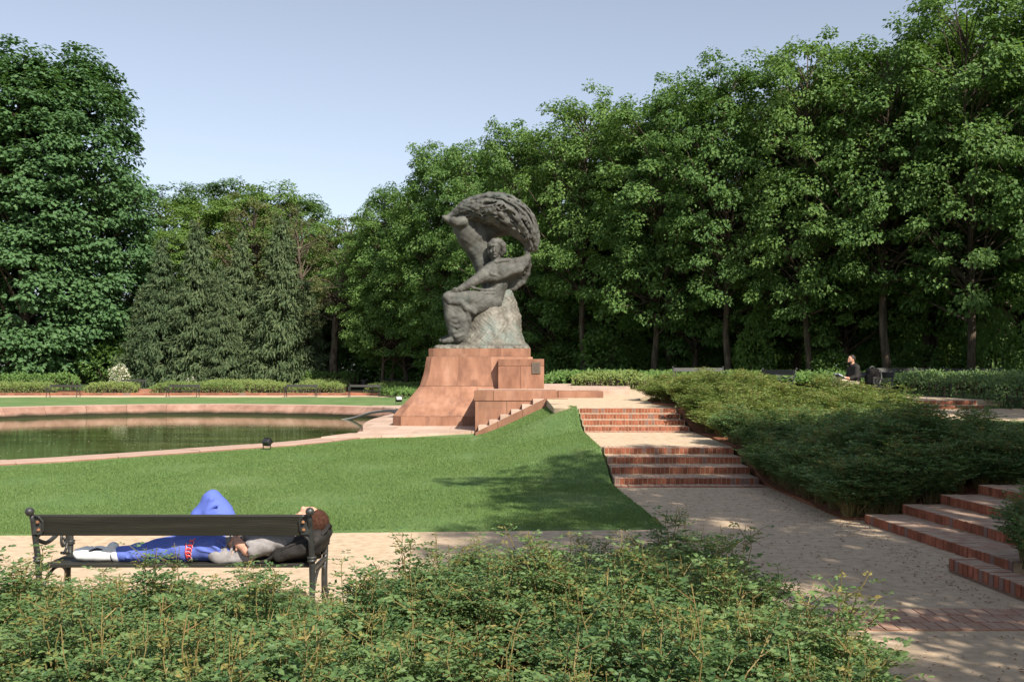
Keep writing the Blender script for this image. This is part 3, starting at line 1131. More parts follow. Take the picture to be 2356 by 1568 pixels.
while y < 44:
    x = -1.1 + (0.8 if row % 2 else 0.0)
    while x < 4.6:
        x1 = min(x + 1.6, 4.4 - max(0, (37 - y)) * 0.12)
        if x1 - x > 0.2:
            z = 1.283 + random.uniform(-.002, .002)
            MB().box((x + .005 - 1, y + .005 - 36, .9), (x1 - .005 - 1, y + 1.595 - 36, z), 0.006).build('paving_slab', M['stone_pale'], floor_)
        x += 1.6
    y += 1.6
    row += 1

# steps with a sloping string wall in front of the platform
st = thing('stone_steps', 'narrow sandstone steps behind a sloping string wall by the lawn', 'steps', (0, 29.2, 0))
for i in range(6):
    x0 = -0.98 + i * 0.318
    MB().box((x0, 28.93 - 29.2, 0.02), (1.30, 29.59 - 29.2, 0.292 + i * 0.152), 0.006).build('step', M['stone_pale'], st)
MB().box((1.30, 28.93 - 29.2, .6), (2.38, 29.59 - 29.2, 1.052), 0.006).build('step', M['stone_pale'], st)


def string_stone(x0, x1, z0, z1, h0=0.16):
    V = []
    for y in (28.72 - 29.2, 28.93 - 29.2):
        V += [(x0, y, z0 - .5), (x1, y, z1 - .5), (x1, y, z1), (x0, y, z0)]
    F = [(0, 1, 2, 3), (7, 6, 5, 4), (3, 2, 6, 7), (1, 0, 4, 5), (1, 5, 6, 2), (0, 3, 7, 4)]
    obj('string_stone', mesh_np('string_stone', V, F, M['stone']), st)


zs = lambda x: 0.10 + (x + 1.06) * (0.995 / 2.06)
for a, b2 in ((-1.06, -.42), (-.413, .30), (.307, 1.0)):
    string_stone(a, b2, zs(a), zs(b2))
string_stone(1.007, 1.62, 1.095, 1.075)

# ------------------------------------------------------------------ brick stairs, kerbs and bands
brick_me = MB().box((-.034, 0, 0), (.034, .24, .112), 0.004).mesh('brick', M['brick'])
paver_me = MB().box((-.052, 0, 0), (.052, .21, .05), 0.004).mesh('paver', M['paver'])
tread_me = MB().box((-.052, 0, 0), (.052, .25, .05), 0.004).mesh('paver', M['brick'])


def brick_row(root, x0, x1, y, z, me, pitch, name='brick', jit=0.0025):
    n = int((x1 - x0) / pitch)
    off = ((x1 - x0) - n * pitch) / 2
    for i in range(n):
        o = obj(name, me, root, (x0 + off + (i + .5) * pitch, y + random.uniform(-jit, jit), z + random.uniform(-jit, jit)))
        o.rotation_euler = (0, 0, random.uniform(-.012, .012))


def brick_stair(label, loc, rz, n, width, rise, tread, pad=True, z_drop=0.02):
    root = thing('brick_stairs', label, 'stairs', loc, rz)
    for i in range(n):
        y = i * tread
        z = i * rise
        brick_row(root, 0, width, y, z + rise - .112, brick_me, .077)
        brick_row(root, 0, width, y + .247, z + rise - .0525, tread_me, .1115, 'paver')
        MB().box((.012, y + .008, -z_drop), (width - .012, y + tread + .06 + (.3 if i == n - 1 else 0), z + rise - .008)).build('bedding', M['joint'], root)
    if pad:
        brick_row(root, -.02, width + .02, -.27, -.034, tread_me, .1115, 'paver')
    return root


brick_stair('lower flight of four red brick steps from the gravel path to the landing', (1.70, 16.55, 0.01), 0, 4, 2.42, 0.118, 0.63)
brick_stair('upper flight of four red brick steps in the sun, up to the terrace', (1.66, 23.0, 0.49), 0, 4, 2.45, 0.117, 0.62)
brick_stair('wide flight of four shaded brick steps at the end of the clipped rose bed', (4.42, 12.5, 0.0), math.radians(-90 + 6.0), 4, 3.1, 0.118, 0.50, pad=False)
brick_stair('two short brick steps with sandy treads up to the bench with the reader', (11.15, 28.05, 0.78), 0, 2, 2.2, 0.125, 0.5, pad=False)


def kerb(label, loc, rz, length, pitch=0.084, h=0.112, z_drop=0.02):
    root = thing('brick_kerb', label, 'kerb', loc, rz)
    brick_row(root, 0, length, 0, h - .112, brick_me, pitch, jit=.004)
    MB().box((.01, .012, -z_drop), (length - .01, .225, h - .012)).build('bedding', M['mortar'], root)
    return root


kerb('low brick kerb in front of the single leafy rose bush', (4.16, 9.52, 0.03), math.radians(-86), 2.6)
kerb('sunlit stub of brick kerb above the shaded rose bed', (9.2, 24.0, 0.72), 0, 1.2)
kerb('brick kerb sloping along the path below the reading man', (8.4, 29.3, 0.98), math.radians(-18), 2.4)

band = thing('brick_band', 'flat pinkish brick band laid across the gravel path', 'brick paving', (1.6, 7.36, 0.0))
for j in range(3):
    brick_row(band, -.2 + (0.055 if j == 1 else 0), 3.2, j * .222, -.034, paver_me, .112, 'paver', jit=.0015)
MB().box((-.2, -.004, -.05), (3.2, .668, .008)).build('bedding', M['joint'], band)

far_kerb = thing('brick_kerb', 'long low brick kerb along the far beds beyond the pool', 'kerb', (-20, 73.0, 0))
for i in range(100):
    MB().box((-28.0 + i * .5, 0, 0), (-28.0 + i * .5 + .49, .25, .16 + random.uniform(-.006, .006)), .01).build('brick', M['brick'], far_kerb)
MB().box((-28, .02, -.05), (22, .22, .14)).build('bedding', M['joint'], far_kerb)

# ------------------------------------------------------------------ bench


def make_bench():
    root = thing('park_bench', 'bench', 'bench')
    HL = 1.01
    lean = lambda z: -0.29 - 0.02 * math.sin(z) - max(0, z - .45) * 0.26
    MB().box((-HL - .0, -.085, -.0125), (HL, .085, .0125), .004)
    # back board, leaning
    m = MB().box((-HL, -.014, -.082), (HL, .014, .082), .005)
    o = m.build('backrest', M['slat'], root)
    o.location = (0, lean(.765) + .02, .765)
    o.rotation_euler = (math.radians(14), 0, 0)
    for i, (y, w) in enumerate(((-.215, .105), (-.095, .10), (.018, .10), (.13, .10))):
        m = MB().box((-HL, y - w / 2, .425), (HL, y + w / 2, .455), .005)
        m.build('slat', M['slat'], root)
    m = MB().box((-HL, .185, .405), (HL, .235, .445), .008).build('slat', M['slat'], root)
    for s in (-1, 1):
        x = s * (HL + .028)
        pts = [(x, lean(0) - .05, 0), (x, lean(.15) - .02, .15), (x, lean(.3), .3), (x, lean(.48), .48), (x, lean(.66), .66), (x, lean(.80), .80), (x, lean(.86) - .005, .85)]
        m = MB().tube(pts, [.026, .023, .022, .024, .021, .02, .017], 10)
        m.lathe([(.024, -.022), (.036, -.016), (.036, -.006), (.026, 0), (.038, .006), (.038, .018), (.024, .024)], (x, lean(.50), .50), 12)
        for k in range(1):
            m.lathe([(.004, -.034), (.022, -.028), (.032, -.012), (.034, 0), (.032, .012), (.022, .026), (.004, .033)], (x + s * .008, lean(.88) - .012, .875), 12)
        m.build('rear_leg', M['iron'], root, smooth=True)
        # flat ear that holds the board
        pts = [(x, lean(.84) + .012, .845), (x - s * .05, lean(.82) + .0, .84), (x - s * .075, lean(.77), .80), (x - s * .07, lean(.70), .73), (x - s * .03, lean(.66), .68), (x, lean(.64), .64)]
        e = MB().tube([(p[0], p[1] - .012, p[2]) for p in pts], .011, 6)
        e.box((min(x, x - s * .065), lean(.76) - .012, .70), (max(x, x - s * .065), lean(.76) + .002, .83))
        e.build('board_bracket', M['iron'], root, smooth=False)
        for z in (.735, .795):
            MB().lathe([(.004, -.012), (.014, -.006), (.012, .006), (.004, .012)], (x - s * .045, lean(z) - .022, z), 8).build('bolt', M['rust'], root)
        # front leg with S-curve and turned collar
        pts = [(x, .24, 0), (x, .22, .10), (x, .195, .20), (x, .19, .30), (x, .215, .40), (x, .24, .46), (x, .25, .56), (x, .25, .66)]
        m = MB().tube(spline(pts, 3), [.028 - .0004 * i for i in range(len(spline(pts, 3)))], 10)
        for z in (.12, .53):
            m.lathe([(.026, -.02), (.036, -.012), (.028, 0), (.038, .012), (.026, .022)], (x, .215 if z < .2 else .246, z), 12)
        m.lathe([(.006, -.03), (.026, -.02), (.032, 0), (.024, .02), (.006, .03)], (x, .25, .69), 12)
        m.build('front_leg', M['iron'], root, smooth=True)
        # arm rest: sweeping bar from the post to the front leg
        pts = spline([(x, lean(.66), .66), (x, -.24, .615), (x, -.16, .60), (x, -.03, .625), (x, .08, .67), (x, .17, .69), (x, .25, .665)], 4)
        MB().tube(pts, .017, 8).build('armrest', M['iron'], root, smooth=True)
        # scroll under the arm
        pts = [(x, .235, .44)]
        for k in range(22):
            w = math.radians(-120 + k * 26)
            rr = .105 - .0042 * k
            pts.append((x, .12 + rr * math.cos(w) * .75, .565 + rr * math.sin(w)))
        MB().tube(pts, .012, 8).build('scroll', M['iron'], root, smooth=True)
        # curved brackets under the seat
        pts = spline([(x, lean(.2), .18), (x, -.20, .30), (x, -.08, .37), (x, .05, .375), (x, .15, .33), (x, .195, .22)], 4)
        m = MB().tube(pts, .013, 8)
        m.box((x - .014, lean(.4), .395), (x + .014, .235, .424))
        m.build('seat_bracket', M['iron'], root)
    return root


bench0 = make_bench()
tag(bench0, 'dark green slatted bench with cast iron ends, the sleeper lying on it', 'bench', 'slatted park benches')
bench0.location = (-2.555, 7.86, 0.0)
bench0.rotation_euler = (0, 0, 0)


def bench_at(x, y, rz, label, z=None):
    c = copy_tree(bench0)
    c.location = (x, y, float(height(x, y)) if z is None else z)
    c.rotation_euler = (0, 0, rz)
    tag(c, label, 'bench', 'slatted park benches')
    return c


row_label = 'empty dark bench on the far gravel path across the pool, facing the water'
for u in (145, 420, 692, 838):
    d = 68.3
    bench_at((u - 1178) / 2290 * d, d, math.pi, row_label, 0.0)
bench_at((303 - 1178) / 2290 * 83, 83, math.pi, 'empty bench at the top of the small brick steps under the conifers')
bench_at((20 - 1178) / 2290 * 83, 83, math.pi, 'bench half hidden by the leafy hedge under the tall broadleaf tree')
bench_at((738 - 1178) / 2290 * 85, 83, math.pi, 'bench with only its back above the far rose bed, before a light green hedge')
bench_at((900 - 1178) / 2290 * 84, 84, math.pi, 'bench with only its back above the bed next to the litter bin')
bench_at(10.05, 28.75, math.radians(104), 'bench in the shade on which a reading man sits', 1.0)
bench_at(7.9, 30.9, math.radians(104), 'empty bench in tree shade between the sunny rose bed and the trunks', 1.06)
for u, d in ((1610, 41), (2085, 36.5), (2250, 35)):
    bench_at((u - 1178) / 2290 * d, d, math.pi, 'empty bench in deep shade at the foot of the wood', None)

# ------------------------------------------------------------------ bronze statue: seated figure under a wind-bent willow
statue = thing('bronze_statue', 'weathered bronze statue of a seated caped figure under a wind-bent willow', 'statue', (PX, PY, GZ + 2.54))
K = 0.003826


def S(zx, zy, dy=0.0):
    return ((zx - 430) * K - 1.005 - PX, dy * K, 8.236 - K * zy - (GZ + 2.54))


def spath(f, pts, k, ys=1.0):
    f.path([S(*p[:3]) for p in pts], [p[3] * K for p in pts], k, ys=ys)


def wob(X, Y, Z):
    return (np.sin(X * 9.1 + 1.3 * np.sin(Z * 7.3)) * np.sin(Z * 8.7 + Y * 5.1) * 0.5 + np.sin(X * 21 + Y * 17 + 3 * np.sin(Z * 5)) * np.sin(Z * 23 - Y * 11) * 0.35)


VX = 0.026
# rock
f = SDF((-1.75, -1.65, -0.05), (1.75, 1.65, 2.5), VX)
f.rbox(S(425, 1475, 0), (1.62, 1.5, 0.16), 0.14, 0.05)
spath(f, [(470, 1480, -40, 285), (490, 1300, -30, 205), (500, 1180, -20, 160)], 0.2)
spath(f, [(650, 1470, 20, 200), (655, 1310, 20, 115), (650, 1180, 40, 112), (640, 1040, 60, 80), (640, 960, 60, 60)], 0.22)
spath(f, [(560, 1470, -200, 120), (580, 1250, -110, 70), (560, 1150, -60, 60)], 0.15)
spath(f, [(700, 1460, -160, 110), (690, 1240, -60, 60)], 0.15)
spath(f, [(340, 1440, -190, 90), (390, 1230, -110, 60)], 0.12)
spath(f, [(560, 1000, 130, 90), (600, 1400, 150, 200)], 0.2)
f.ripple(lambda X, Y, Z: 0.030 * wob(X, Y, Z) + 0.012 * np.sin(X * 47 + 4 * np.sin(Y * 13)) * np.sin(Z * 39 + Y * 29))
f.build('rock_seat', M['bronze_rock'], statue)

# willow trunk and sweeping crown
f = SDF((-1.75, -1.15, 1.3), (2.15, 1.15, 5.65), VX)
spath(f, [(560, 1010, 110, 95), (470, 830, 100, 72), (425, 690, 90, 80), (370, 540, 80, 100), (305, 420, 60, 118), (255, 320, 40, 112), (230, 275, 20, 76)], 0.10)
spath(f, [(480, 720, 90, 40), (450, 560, 60, 62), (400, 420, 50, 80), (400, 320, 40, 60)], 0.10)
spath(f, [(370, 420, 90, 95), (450, 370, 110, 95), (540, 345, 120, 75), (640, 360, 110, 50)], 0.10)
spath(f, [(150, 300, 0, 40), (85, 268, -20, 26), (72, 262, -22, 25)], 0.04)
spath(f, [(250, 300, -60, 55), (185, 318, -110, 42), (160, 305, -130, 38)], 0.04)
crown_path = [(120, 245, 0, 26), (200, 215, 0, 52), (300, 190, 0, 90), (420, 185, 0, 112), (540, 190, 0, 136), (650, 220, 0, 138), (745, 285, 0, 128), (818, 370, 0, 106), (860, 450, 0, 76), (876, 520, 0, 48), (880, 548, 0, 32)]
spath(f, crown_path, 0.08, ys=1.5)
f.cone(S(480, 345, -150), S(600, 350, -130), 42 * K, 38 * K, 0.05, sub=True)
f.cone(S(440, 285, -230), S(520, 300, -220), 34 * K, 30 * K, 0.04, sub=True)
f.cone(S(640, 205, -225), S(720, 230, -215), 30 * K, 26 * K, 0.04, sub=True)
cp = spline([p for p in crown_path], 6)


def on_crown(t, an, out):
    i = min(int(t * (len(cp) - 1)), len(cp) - 2)
    p = cp[i] + (cp[i + 1] - cp[i]) * (t * (len(cp) - 1) - i)
    tg = cp[i + 1] - cp[i]
    nr = np.array([tg[1], -tg[0]])
    nr = nr / (np.linalg.norm(nr) + 1e-9)
    rr = p[3] * out
    return (p[0] + nr[0] * rr * math.cos(an), p[1] + nr[1] * rr * math.cos(an), p[2] + rr * 1.5 * math.sin(an)), p[3]


for side in (-1, 1):
    for q, deg in enumerate((12, 38, 64, 90, 116, 145)):
        prev = None
        for k_ in range(26):
            t = .10 + .86 * k_ / 25
            a_ = math.radians(deg + 9 * math.sin(k_ * .55 + q * 1.7) + 5 * math.sin(k_ * 1.3 + q)) * side
            c, pr = on_crown(t, a_, 1.02)
            w = (.17 + .05 * math.sin(k_ * .9 + q * 2.1)) * pr
            if prev is not None and math.sin(k_ * .42 + q * 2.6) > -.72:
                f.cone(S(*prev[0]), S(*c), prev[1] * K, w * K, 0.03)
            prev = (c, w)
    for q, deg in enumerate((25, 51, 77, 103, 131)):
        prev = None
        for k_ in range(24):
            t = .16 + .76 * k_ / 23
            a_ = math.radians(deg + 9 * math.sin(k_ * .55 + q * 1.7 + .8) + 4 * math.sin(k_ * 1.3 + q)) * side
            c, pr = on_crown(t, a_, 1.05)
            w = max(2.0, (.15 + .09 * math.sin(k_ * .7 + q * 1.9)) * pr)
            if prev is not None:
                f.cone(S(*prev[0]), S(*c), prev[1] * K, w * K, 0.02, sub=True)
            prev = (c, w)
rs = random.Random(11)
for q in range(260):
    t0 = rs.uniform(0.06, 0.97)
    ang = rs.uniform(-math.pi, math.pi)
    ln = rs.uniform(0.07, 0.20)
    prev = None
    w0 = rs.uniform(6, 13)
    for s_ in range(5):
        t = min(t0 + ln * s_ / 4, 0.999)
        i = min(int(t * (len(cp) - 1)), len(cp) - 2)
        p = cp[i] + (cp[i + 1] - cp[i]) * (t * (len(cp) - 1) - i)
        tg = cp[i + 1] - cp[i]
        nrm = np.array([tg[1], -tg[0]])
        nrm = nrm / (np.linalg.norm(nrm) + 1e-9)
        rr = p[3] * (1.06 + 0.08 * math.sin(s_ * 1.9 + q))
        an = ang + 0.10 * math.sin(s_ * 1.1 + q * 2.3)
        c = (p[0] + nrm[0] * rr * math.cos(an), p[1] + nrm[1] * rr * math.cos(an), p[2] + rr * 1.5 * math.sin(an))
        w = w0 * (0.75 + 0.4 * math.sin(math.pi * s_ / 4))
        if prev is not None:
            f.cone(S(*prev[0]), S(*c), prev[1] * K, w * K, 0.022)
        prev = (c, w)
        if s_ == 3 and q % 2:                        # leaf tufts breaking off the strand
            e = (c[0] + tg[0] * .6 + rs.uniform(-10, 10), c[1] + 22 + rs.uniform(-6, 10), c[2] - 10)
            f.cone(S(*c), S(*e), w * .75 * K, 5 * K, 0.012)
spath(f, [(300, 130, -30, 22), (380, 85, -40, 30), (480, 66, -50, 34), (600, 70, -40, 36), (690, 95, -20, 34), (730, 150, -20, 28)], 0.03, ys=1.6)
f.ripple(lambda X, Y, Z: 0.018 * wob(X, Y, Z))
f.build('willow', M['bronze'], statue)

# figure
f = SDF((-1.75, -1.30, 0.05), (1.95, 0.75, 4.35), 0.022)
spath(f, [(500, 1075, -20, 92), (520, 980, -20, 92), (560, 860, -10, 92), (575, 760, -10, 88)], 0.08)          # trunk of the body
spath(f, [(500, 745, -40, 70), (570, 715, -30, 84), (640, 705, -15, 66)], 0.07)                              # shoulders
spath(f, [(520, 1050, -70, 82), (330, 1015, -150, 80), (135, 1005, -190, 62)], 0.06)                          # near thigh
spath(f, [(500, 1060, 40, 80), (330, 1010, 0, 76), (170, 985, -40, 60)], 0.06)                                # far thigh
spath(f, [(118, 1010, -190, 52), (150, 1180, -190, 64), (190, 1350, -185, 66)], 0.05)                         # robe over the near shin
spath(f, [(160, 1000, -60, 60), (190, 1180, -60, 80), (215, 1350, -60, 80)], 0.06)
spath(f, [(230, 1070, -170, 60), (250, 1200, -170, 62), (265, 1350, -150, 56)], 0.06)
spath(f, [(98, 1000, -215, 30), (135, 1048, -235, 26), (235, 1052, -235, 26), (285, 1105, -225, 27), (352, 1140, -205, 25)], 0.03)   # rolled hem
spath(f, [(285, 1120, -215, 22), (300, 1200, -205, 26), (310, 1260, -180, 18)], 0.03)
for i, zy in enumerate((1150, 1200, 1245, 1290, 1330)):                                                        # folds across the shins
    spath(f, [(128 + i * 9, zy + 12 * (i % 2), -240, 5), (175 + 14 * (i % 3), zy + 30, -250, 10), (245, zy + 12 - 9 * (i % 2), -228, 6)], 0.06)
spath(f, [(180, 1375, -200, 30), (130, 1392, -230, 27), (82, 1400, -250, 20)], 0.03)                           # shoes
spath(f, [(160, 1350, -70, 30), (90, 1372, -90, 24), (45, 1388, -95, 18)], 0.03)
spath(f, [(505, 745, -75, 66), (430, 800, -125, 58), (350, 858, -170, 45), (290, 895, -195, 37), (228, 930, -210, 30)], 0.04)        # arm to the knee
spath(f, [(232, 928, -210, 25), (195, 945, -212, 24), (165, 948, -214, 17)], 0.02)
for j in range(4):
    spath(f, [(185, 940 + j * 5, -225 + j * 9, 10), (158, 948 + j * 4, -232 + j * 10, 8), (140, 962 + j * 3, -226 + j * 10, 6)], 0.008)
spath(f, [(200, 938, -222, 10), (180, 925, -236, 8), (165, 930, -240, 6)], 0.008)
spath(f, [(520, 760, -90, 78), (450, 800, -120, 66), (390, 838, -150, 46)], 0.06)
spath(f, [(205, 1085, -150, 88), (225, 1210, -150, 92), (238, 1345, -135, 92)], 0.08)
spath(f, [(430, 1075, -120, 70), (330, 1100, -160, 62), (290, 1180, -150, 50)], 0.08)
# cape: shoulder mass, hem ridge, billow out to the raised arm
spath(f, [(440, 835, -120, 34), (540, 826, -130, 30), (620, 800, -125, 30), (700, 765, -100, 26), (770, 745, -75, 24), (820, 690, -55, 22), (850, 632, -40, 16)], 0.05)
spath(f, [(500, 790, -110, 60), (600, 760, -100, 60), (690, 730, -70, 46), (770, 700, -50, 34), (835, 640, -35, 20)], 0.07)
spath(f, [(400, 842, -150, 30), (370, 850, -180, 24)], 0.05)
spath(f, [(560, 690, -70, 30), (640, 660, -50, 26), (720, 655, -35, 22), (800, 640, -30, 18), (845, 615, -28, 14)], 0.04)
spath(f, [(845, 625, -20, 16), (855, 690, 10, 18), (838, 770, 40, 20), (795, 845, 60, 22), (720, 900, 60, 22), (640, 918, 50, 20), (600, 915, 40, 18)], 0.04)
for i in range(9):                                                                                               # curtain of the billow
    t = i / 8
    top = (660 + t * 175, 760 - t * 100, -40 + 10 * t)
    bot = (640 + t * 205 - 40 * t * t, 905 - t * 40 - 150 * t * t, 58 - 20 * t)
    mid = ((top[0] + bot[0]) / 2 + 10, (top[1] + bot[1]) / 2, 60)
    spath(f, [top + (20,), mid + (20,), bot + (18,)], 0.06)
for i in range(6):                                                                                               # folds sweeping over the lap
    y0 = 900 + i * 30
    spath(f, [(600 - i * 8, y0 - 30, -92, 12), (530, y0 + 30, -118, 15), (430, y0 + 35, -160 - i * 4, 13), (330 - i * 14, y0 + 16 + i * 6, -205 - i * 3, 9)], 0.04)
for i in range(4):                                                                                               # folds over the chest
    spath(f, [(470 + i * 44, 745 - i * 8, -140 + i * 14, 9), (500 + i * 40, 790 - i * 10, -172 + i * 20, 13), (560 + i * 40, 806 - i * 16, -160 + i * 24, 9)], 0.035)
# raised arm and hand meeting the tip of the willow
spath(f, [(640, 690, -20, 52), (740, 672, -35, 40), (815, 640, -30, 30), (838, 600, -20, 24)], 0.04)
spath(f, [(836, 605, -20, 26), (832, 560, -15, 27), (828, 535, -15, 20)], 0.02)
for j in range(4):
    spath(f, [(815 + j * 11, 545, -22 + j * 3, 9), (818 + j * 10, 512, -26 + j * 3, 8), (824 + j * 8, 486 + j * 4, -18, 6)], 0.008)
# neck, head, hair
spath(f, [(552, 690, -40, 48), (545, 630, -50, 40)], 0.04)
spath(f, [(500, 700, -110, 20), (545, 678, -118, 20), (600, 664, -95, 20), (665, 650, -60, 18)], 0.03)           # collar
f.ell(S(540, 560, -66), (46 * K, 56 * K, 66 * K), 0.03)
f.ell(S(536, 600, -78), (34 * K, 40 * K, 42 * K), 0.03)
f.cone(S(532, 625, -104), S(532, 622, -100), 14 * K, 14 * K, 0.03)
spath(f, [(533, 542, -118, 7), (531, 566, -131, 9), (531, 580, -136, 10)], 0.012)
spath(f, [(506, 532, -106, 9), (533, 528, -118, 9), (562, 532, -108, 9)], 0.016)
spath(f, [(516, 606, -116, 6), (532, 603, -121, 7), (550, 606, -116, 6)], 0.01)
spath(f, [(500, 575, -100, 10), (506, 590, -100, 9)], 0.02)
spath(f, [(566, 575, -100, 10), (560, 590, -100, 9)], 0.02)
f.ell(S(514, 548, -126), (11 * K, 9 * K, 8 * K), 0.01, sub=True)
f.ell(S(551, 548, -126), (11 * K, 9 * K, 8 * K), 0.01, sub=True)
spath(f, [(500, 520, -70, 34), (530, 492, -70, 36), (575, 492, -60, 38), (608, 520, -50, 34), (616, 565, -45, 26), (598, 600, -40, 20)], 0.03)
spath(f, [(490, 545, -60, 24), (486, 590, -50, 20), (500, 625, -40, 16)], 0.03)
spath(f, [(545, 500, 0, 52), (560, 560, 0, 52), (570, 620, -5, 36)], 0.04)
spath(f, [(530, 486, -90, 14), (560, 470, -80, 16), (595, 484, -70, 16), (618, 520, -66, 14), (626, 560, -60, 12), (620, 590, -56, 9)], 0.015)
f.ripple(lambda X, Y, Z: 0.006 * np.sin(X * 31 + 3 * np.sin(Z * 9)) * np.sin(Z * 27 + Y * 13))
f.build('seated_figure', M['bronze'], statue)

# ------------------------------------------------------------------ sleeper on the bench
BX, BY = -2.555, 7.86


def rotz(a):
    return Matrix.Rotation(a, 3, 'Z')


person = thing('person', 'person in blue tracksuit trousers and grey shirt asleep on the bench', 'person', (-2.3, 7.86, 0.455))
PO = (-2.3, 7.86, 0.455)
VO = 0.009
sk = SDF((-3.25, 7.40, .45), (-1.35, 8.3, 1.0), 0.0075)
# head: crown to the right, face turned up and a little away
hc = np.array((-1.562, 7.84, .738))
Rh = (Matrix.Rotation(math.radians(-24), 3, 'Y'))
sk.ell(hc, (.104, .080, .098), .02, R=Rh)
sk.ell(hc + np.array((-.075, .0, .015)), (.062, .056, .062), .03, R=Rh)              # jaw and face
sk.cone(hc + np.array((-.015, .0, .085)), hc + np.array((-.05, 0, .092)), .030, .026, .03)
sk.path([hc + np.array((-.055, 0, .092)), hc + np.array((-.082, 0, .104)), hc + np.array((-.094, 0, .085))], [.010, .015, .012], .012)   # nose
sk.cone(hc + np.array((-.112, -.02, .066)), hc + np.array((-.112, .02, .066)), .010, .010, .012)        # lips
sk.cone(hc + np.array((-.135, -.01, .040)), hc + np.array((-.135, .01, .040)), .020, .020, .02)         # chin
for s_ in (-1, 1):
    sk.ell(hc + np.array((-.045, s_ * .030, .090)), (.010, .012, .008), .006, sub=True)
    sk.ell(hc + np.array((-.043, s_ * .030, .083)), (.010, .011, .009), .003)
    sk.ell(hc + np.array((-.010, s_ * .078, -.008)), (.030, .011, .020), .008)
sk.path([(-1.70, 7.86, .70), (-1.78, 7.86, .665)], [.058, .062], .03)
sk.path([(-1.80, 7.86, .62), (-2.1, 7.86, .58), (-2.3, 7.86, .56)], [.11, .11, .11], .08)     # trunk under the clothes
sk.path([(-2.3, 7.74, .56), (-2.72, 7.71, .535), (-3.07, 7.70, .505)], [.075, .055, .036], .04)
sk.path([(-2.3, 7.98, .57), (-2.41, 8.0, .90), (-2.65, 8.01, .53)], [.078, .056, .036], .04)
# near arm
sk.path([(-1.82, 7.66, .645), (-1.96, 7.575, .575), (-2.01, 7.57, .565)], [.050, .042, .041], .02)
sk.path([(-2.01, 7.57, .565), (-2.09, 7.62, .605), (-2.125, 7.67, .635)], [.040, .033, .026], .02)
sk.path([(-2.125, 7.665, .635), (-2.155, 7.655, .600)], [.029, .030], .015)
for j in range(4):
    b0 = np.array((-2.135 - .012 * j, 7.640 + .018 * j, .598 - .002 * j))
    ln = (.068, .078, .074, .058)[j]
    sk.path([b0, b0 + np.array((-.014, -.014, -ln * .5)), b0 + np.array((-.008, -.018, -ln))], [.0105, .0098, .0085], .006)
sk.path([(-2.115, 7.64, .62), (-2.10, 7.61, .585), (-2.105, 7.60, .56)], [.012, .011, .009], .006)
# far arm folded over the stomach
sk.path([(-1.83, 8.06, .65), (-1.98, 8.10, .655), (-2.06, 8.05, .67)], [.050, .044, .041], .02)
sk.path([(-2.06, 8.05, .67), (-2.09, 7.93, .69), (-2.10, 7.80, .695)], [.041, .035, .027], .02)
sk.path([(-2.10, 7.80, .695), (-2.105, 7.755, .69)], [.029, .031], .015)
for j in range(4):
    b0 = np.array((-2.07 - .020 * j, 7.745, .69))
    ln = (.060, .070, .066, .052)[j]
    sk.path([b0, b0 + np.array((-.004, -ln * .5, -.006)), b0 + np.array((-.004, -ln * .9, -.028))], [.0105, .0098, .0085], .006)
sk.path([(-2.075, 7.78, .70), (-2.05, 7.75, .705), (-2.045, 7.725, .70)], [.012, .011, .009], .006)
sk.build('body', M['skin'], person, PO)

# hair: short crop over the back of the head
hr = SDF((-1.75, 7.70, .58), (-1.40, 8.02, .92), 0.006)
hr.ell(hc + np.array((.010, 0, -.006)), (.110, .090, .104), .01, R=Rh)
hr.ell(hc + np.array((-.145, 0, .055)), (.105, .13, .110), .02, sub=True, R=Rh)
hr.ripple(lambda X, Y, Z: 0.0020 * np.sin(X * 260 + 3 * np.sin(Y * 80)) * np.sin(Y * 240 + Z * 190))
hair_o = hr.build('hair', M['hair'], person, PO)
hv = np.array([v.co[:] for v in hair_o.data.vertices])
hn = np.array([v.normal[:] for v in hair_o.data.vertices])
rh = np.random.default_rng(8)
pick = rh.integers(0, len(hv), 5200)
hV, hF = leaf_field(hv[pick] - hn[pick] * .003 + rh.normal(0, .003, (5200, 3)), hn[pick] + np.array([.55, 0, -.35]) + rh.normal(0, .4, (5200, 3)), rand_unit(rh, 5200),
                    rh.uniform(.008, .017, 5200), np.full(5200, .0016), BLADE)
obj('hair_strands', mesh_np('hair_strands', hV, hF, M['hair']), hair_o)['kind'] = 'stuff'

# trousers
tr = SDF((-3.12, 7.45, .44), (-2.08, 8.25, 1.05), VO)
tr.path([(-2.22, 7.86, .57), (-2.34, 7.86, .57)], [.135, .135], .05, ys=1.25)
tr.path([(-2.30, 7.72, .575), (-2.52, 7.70, .565), (-2.72, 7.70, .545), (-2.88, 7.70, .522), (-3.04, 7.70, .508)], [.118, .104, .080, .066, .058], .04)
tr.path([(-2.28, 7.99, .60), (-2.36, 8.0, .78), (-2.405, 8.0, .885)], [.128, .106, .076], .05)
tr.path([(-2.405, 8.0, .885), (-2.50, 8.0, .74), (-2.62, 8.01, .57)], [.076, .080, .058], .03)
tr.path([(-2.36, 7.80, .66), (-2.55, 7.88, .60), (-2.66, 7.93, .56)], [.075, .06, .045], .06)      # cloth hung between the legs
for i in range(7):
    x = -2.62 - i * .055
    tr.cone((x, 7.635, .53 - .006 * i), (x - .04 + .03 * (i % 3), 7.70, .625 - .016 * i), .007, .006, .025)
tr.cone((-2.39, 7.91, .90), (-2.46, 7.93, .72), .012, .008, .03)
tr.cone((-2.20, 7.63, .50), (-2.28, 7.60, .60), .014, .010, .02)
tr.cone((-2.17, 7.64, .54), (-2.25, 7.60, .64), .012, .010, .02)
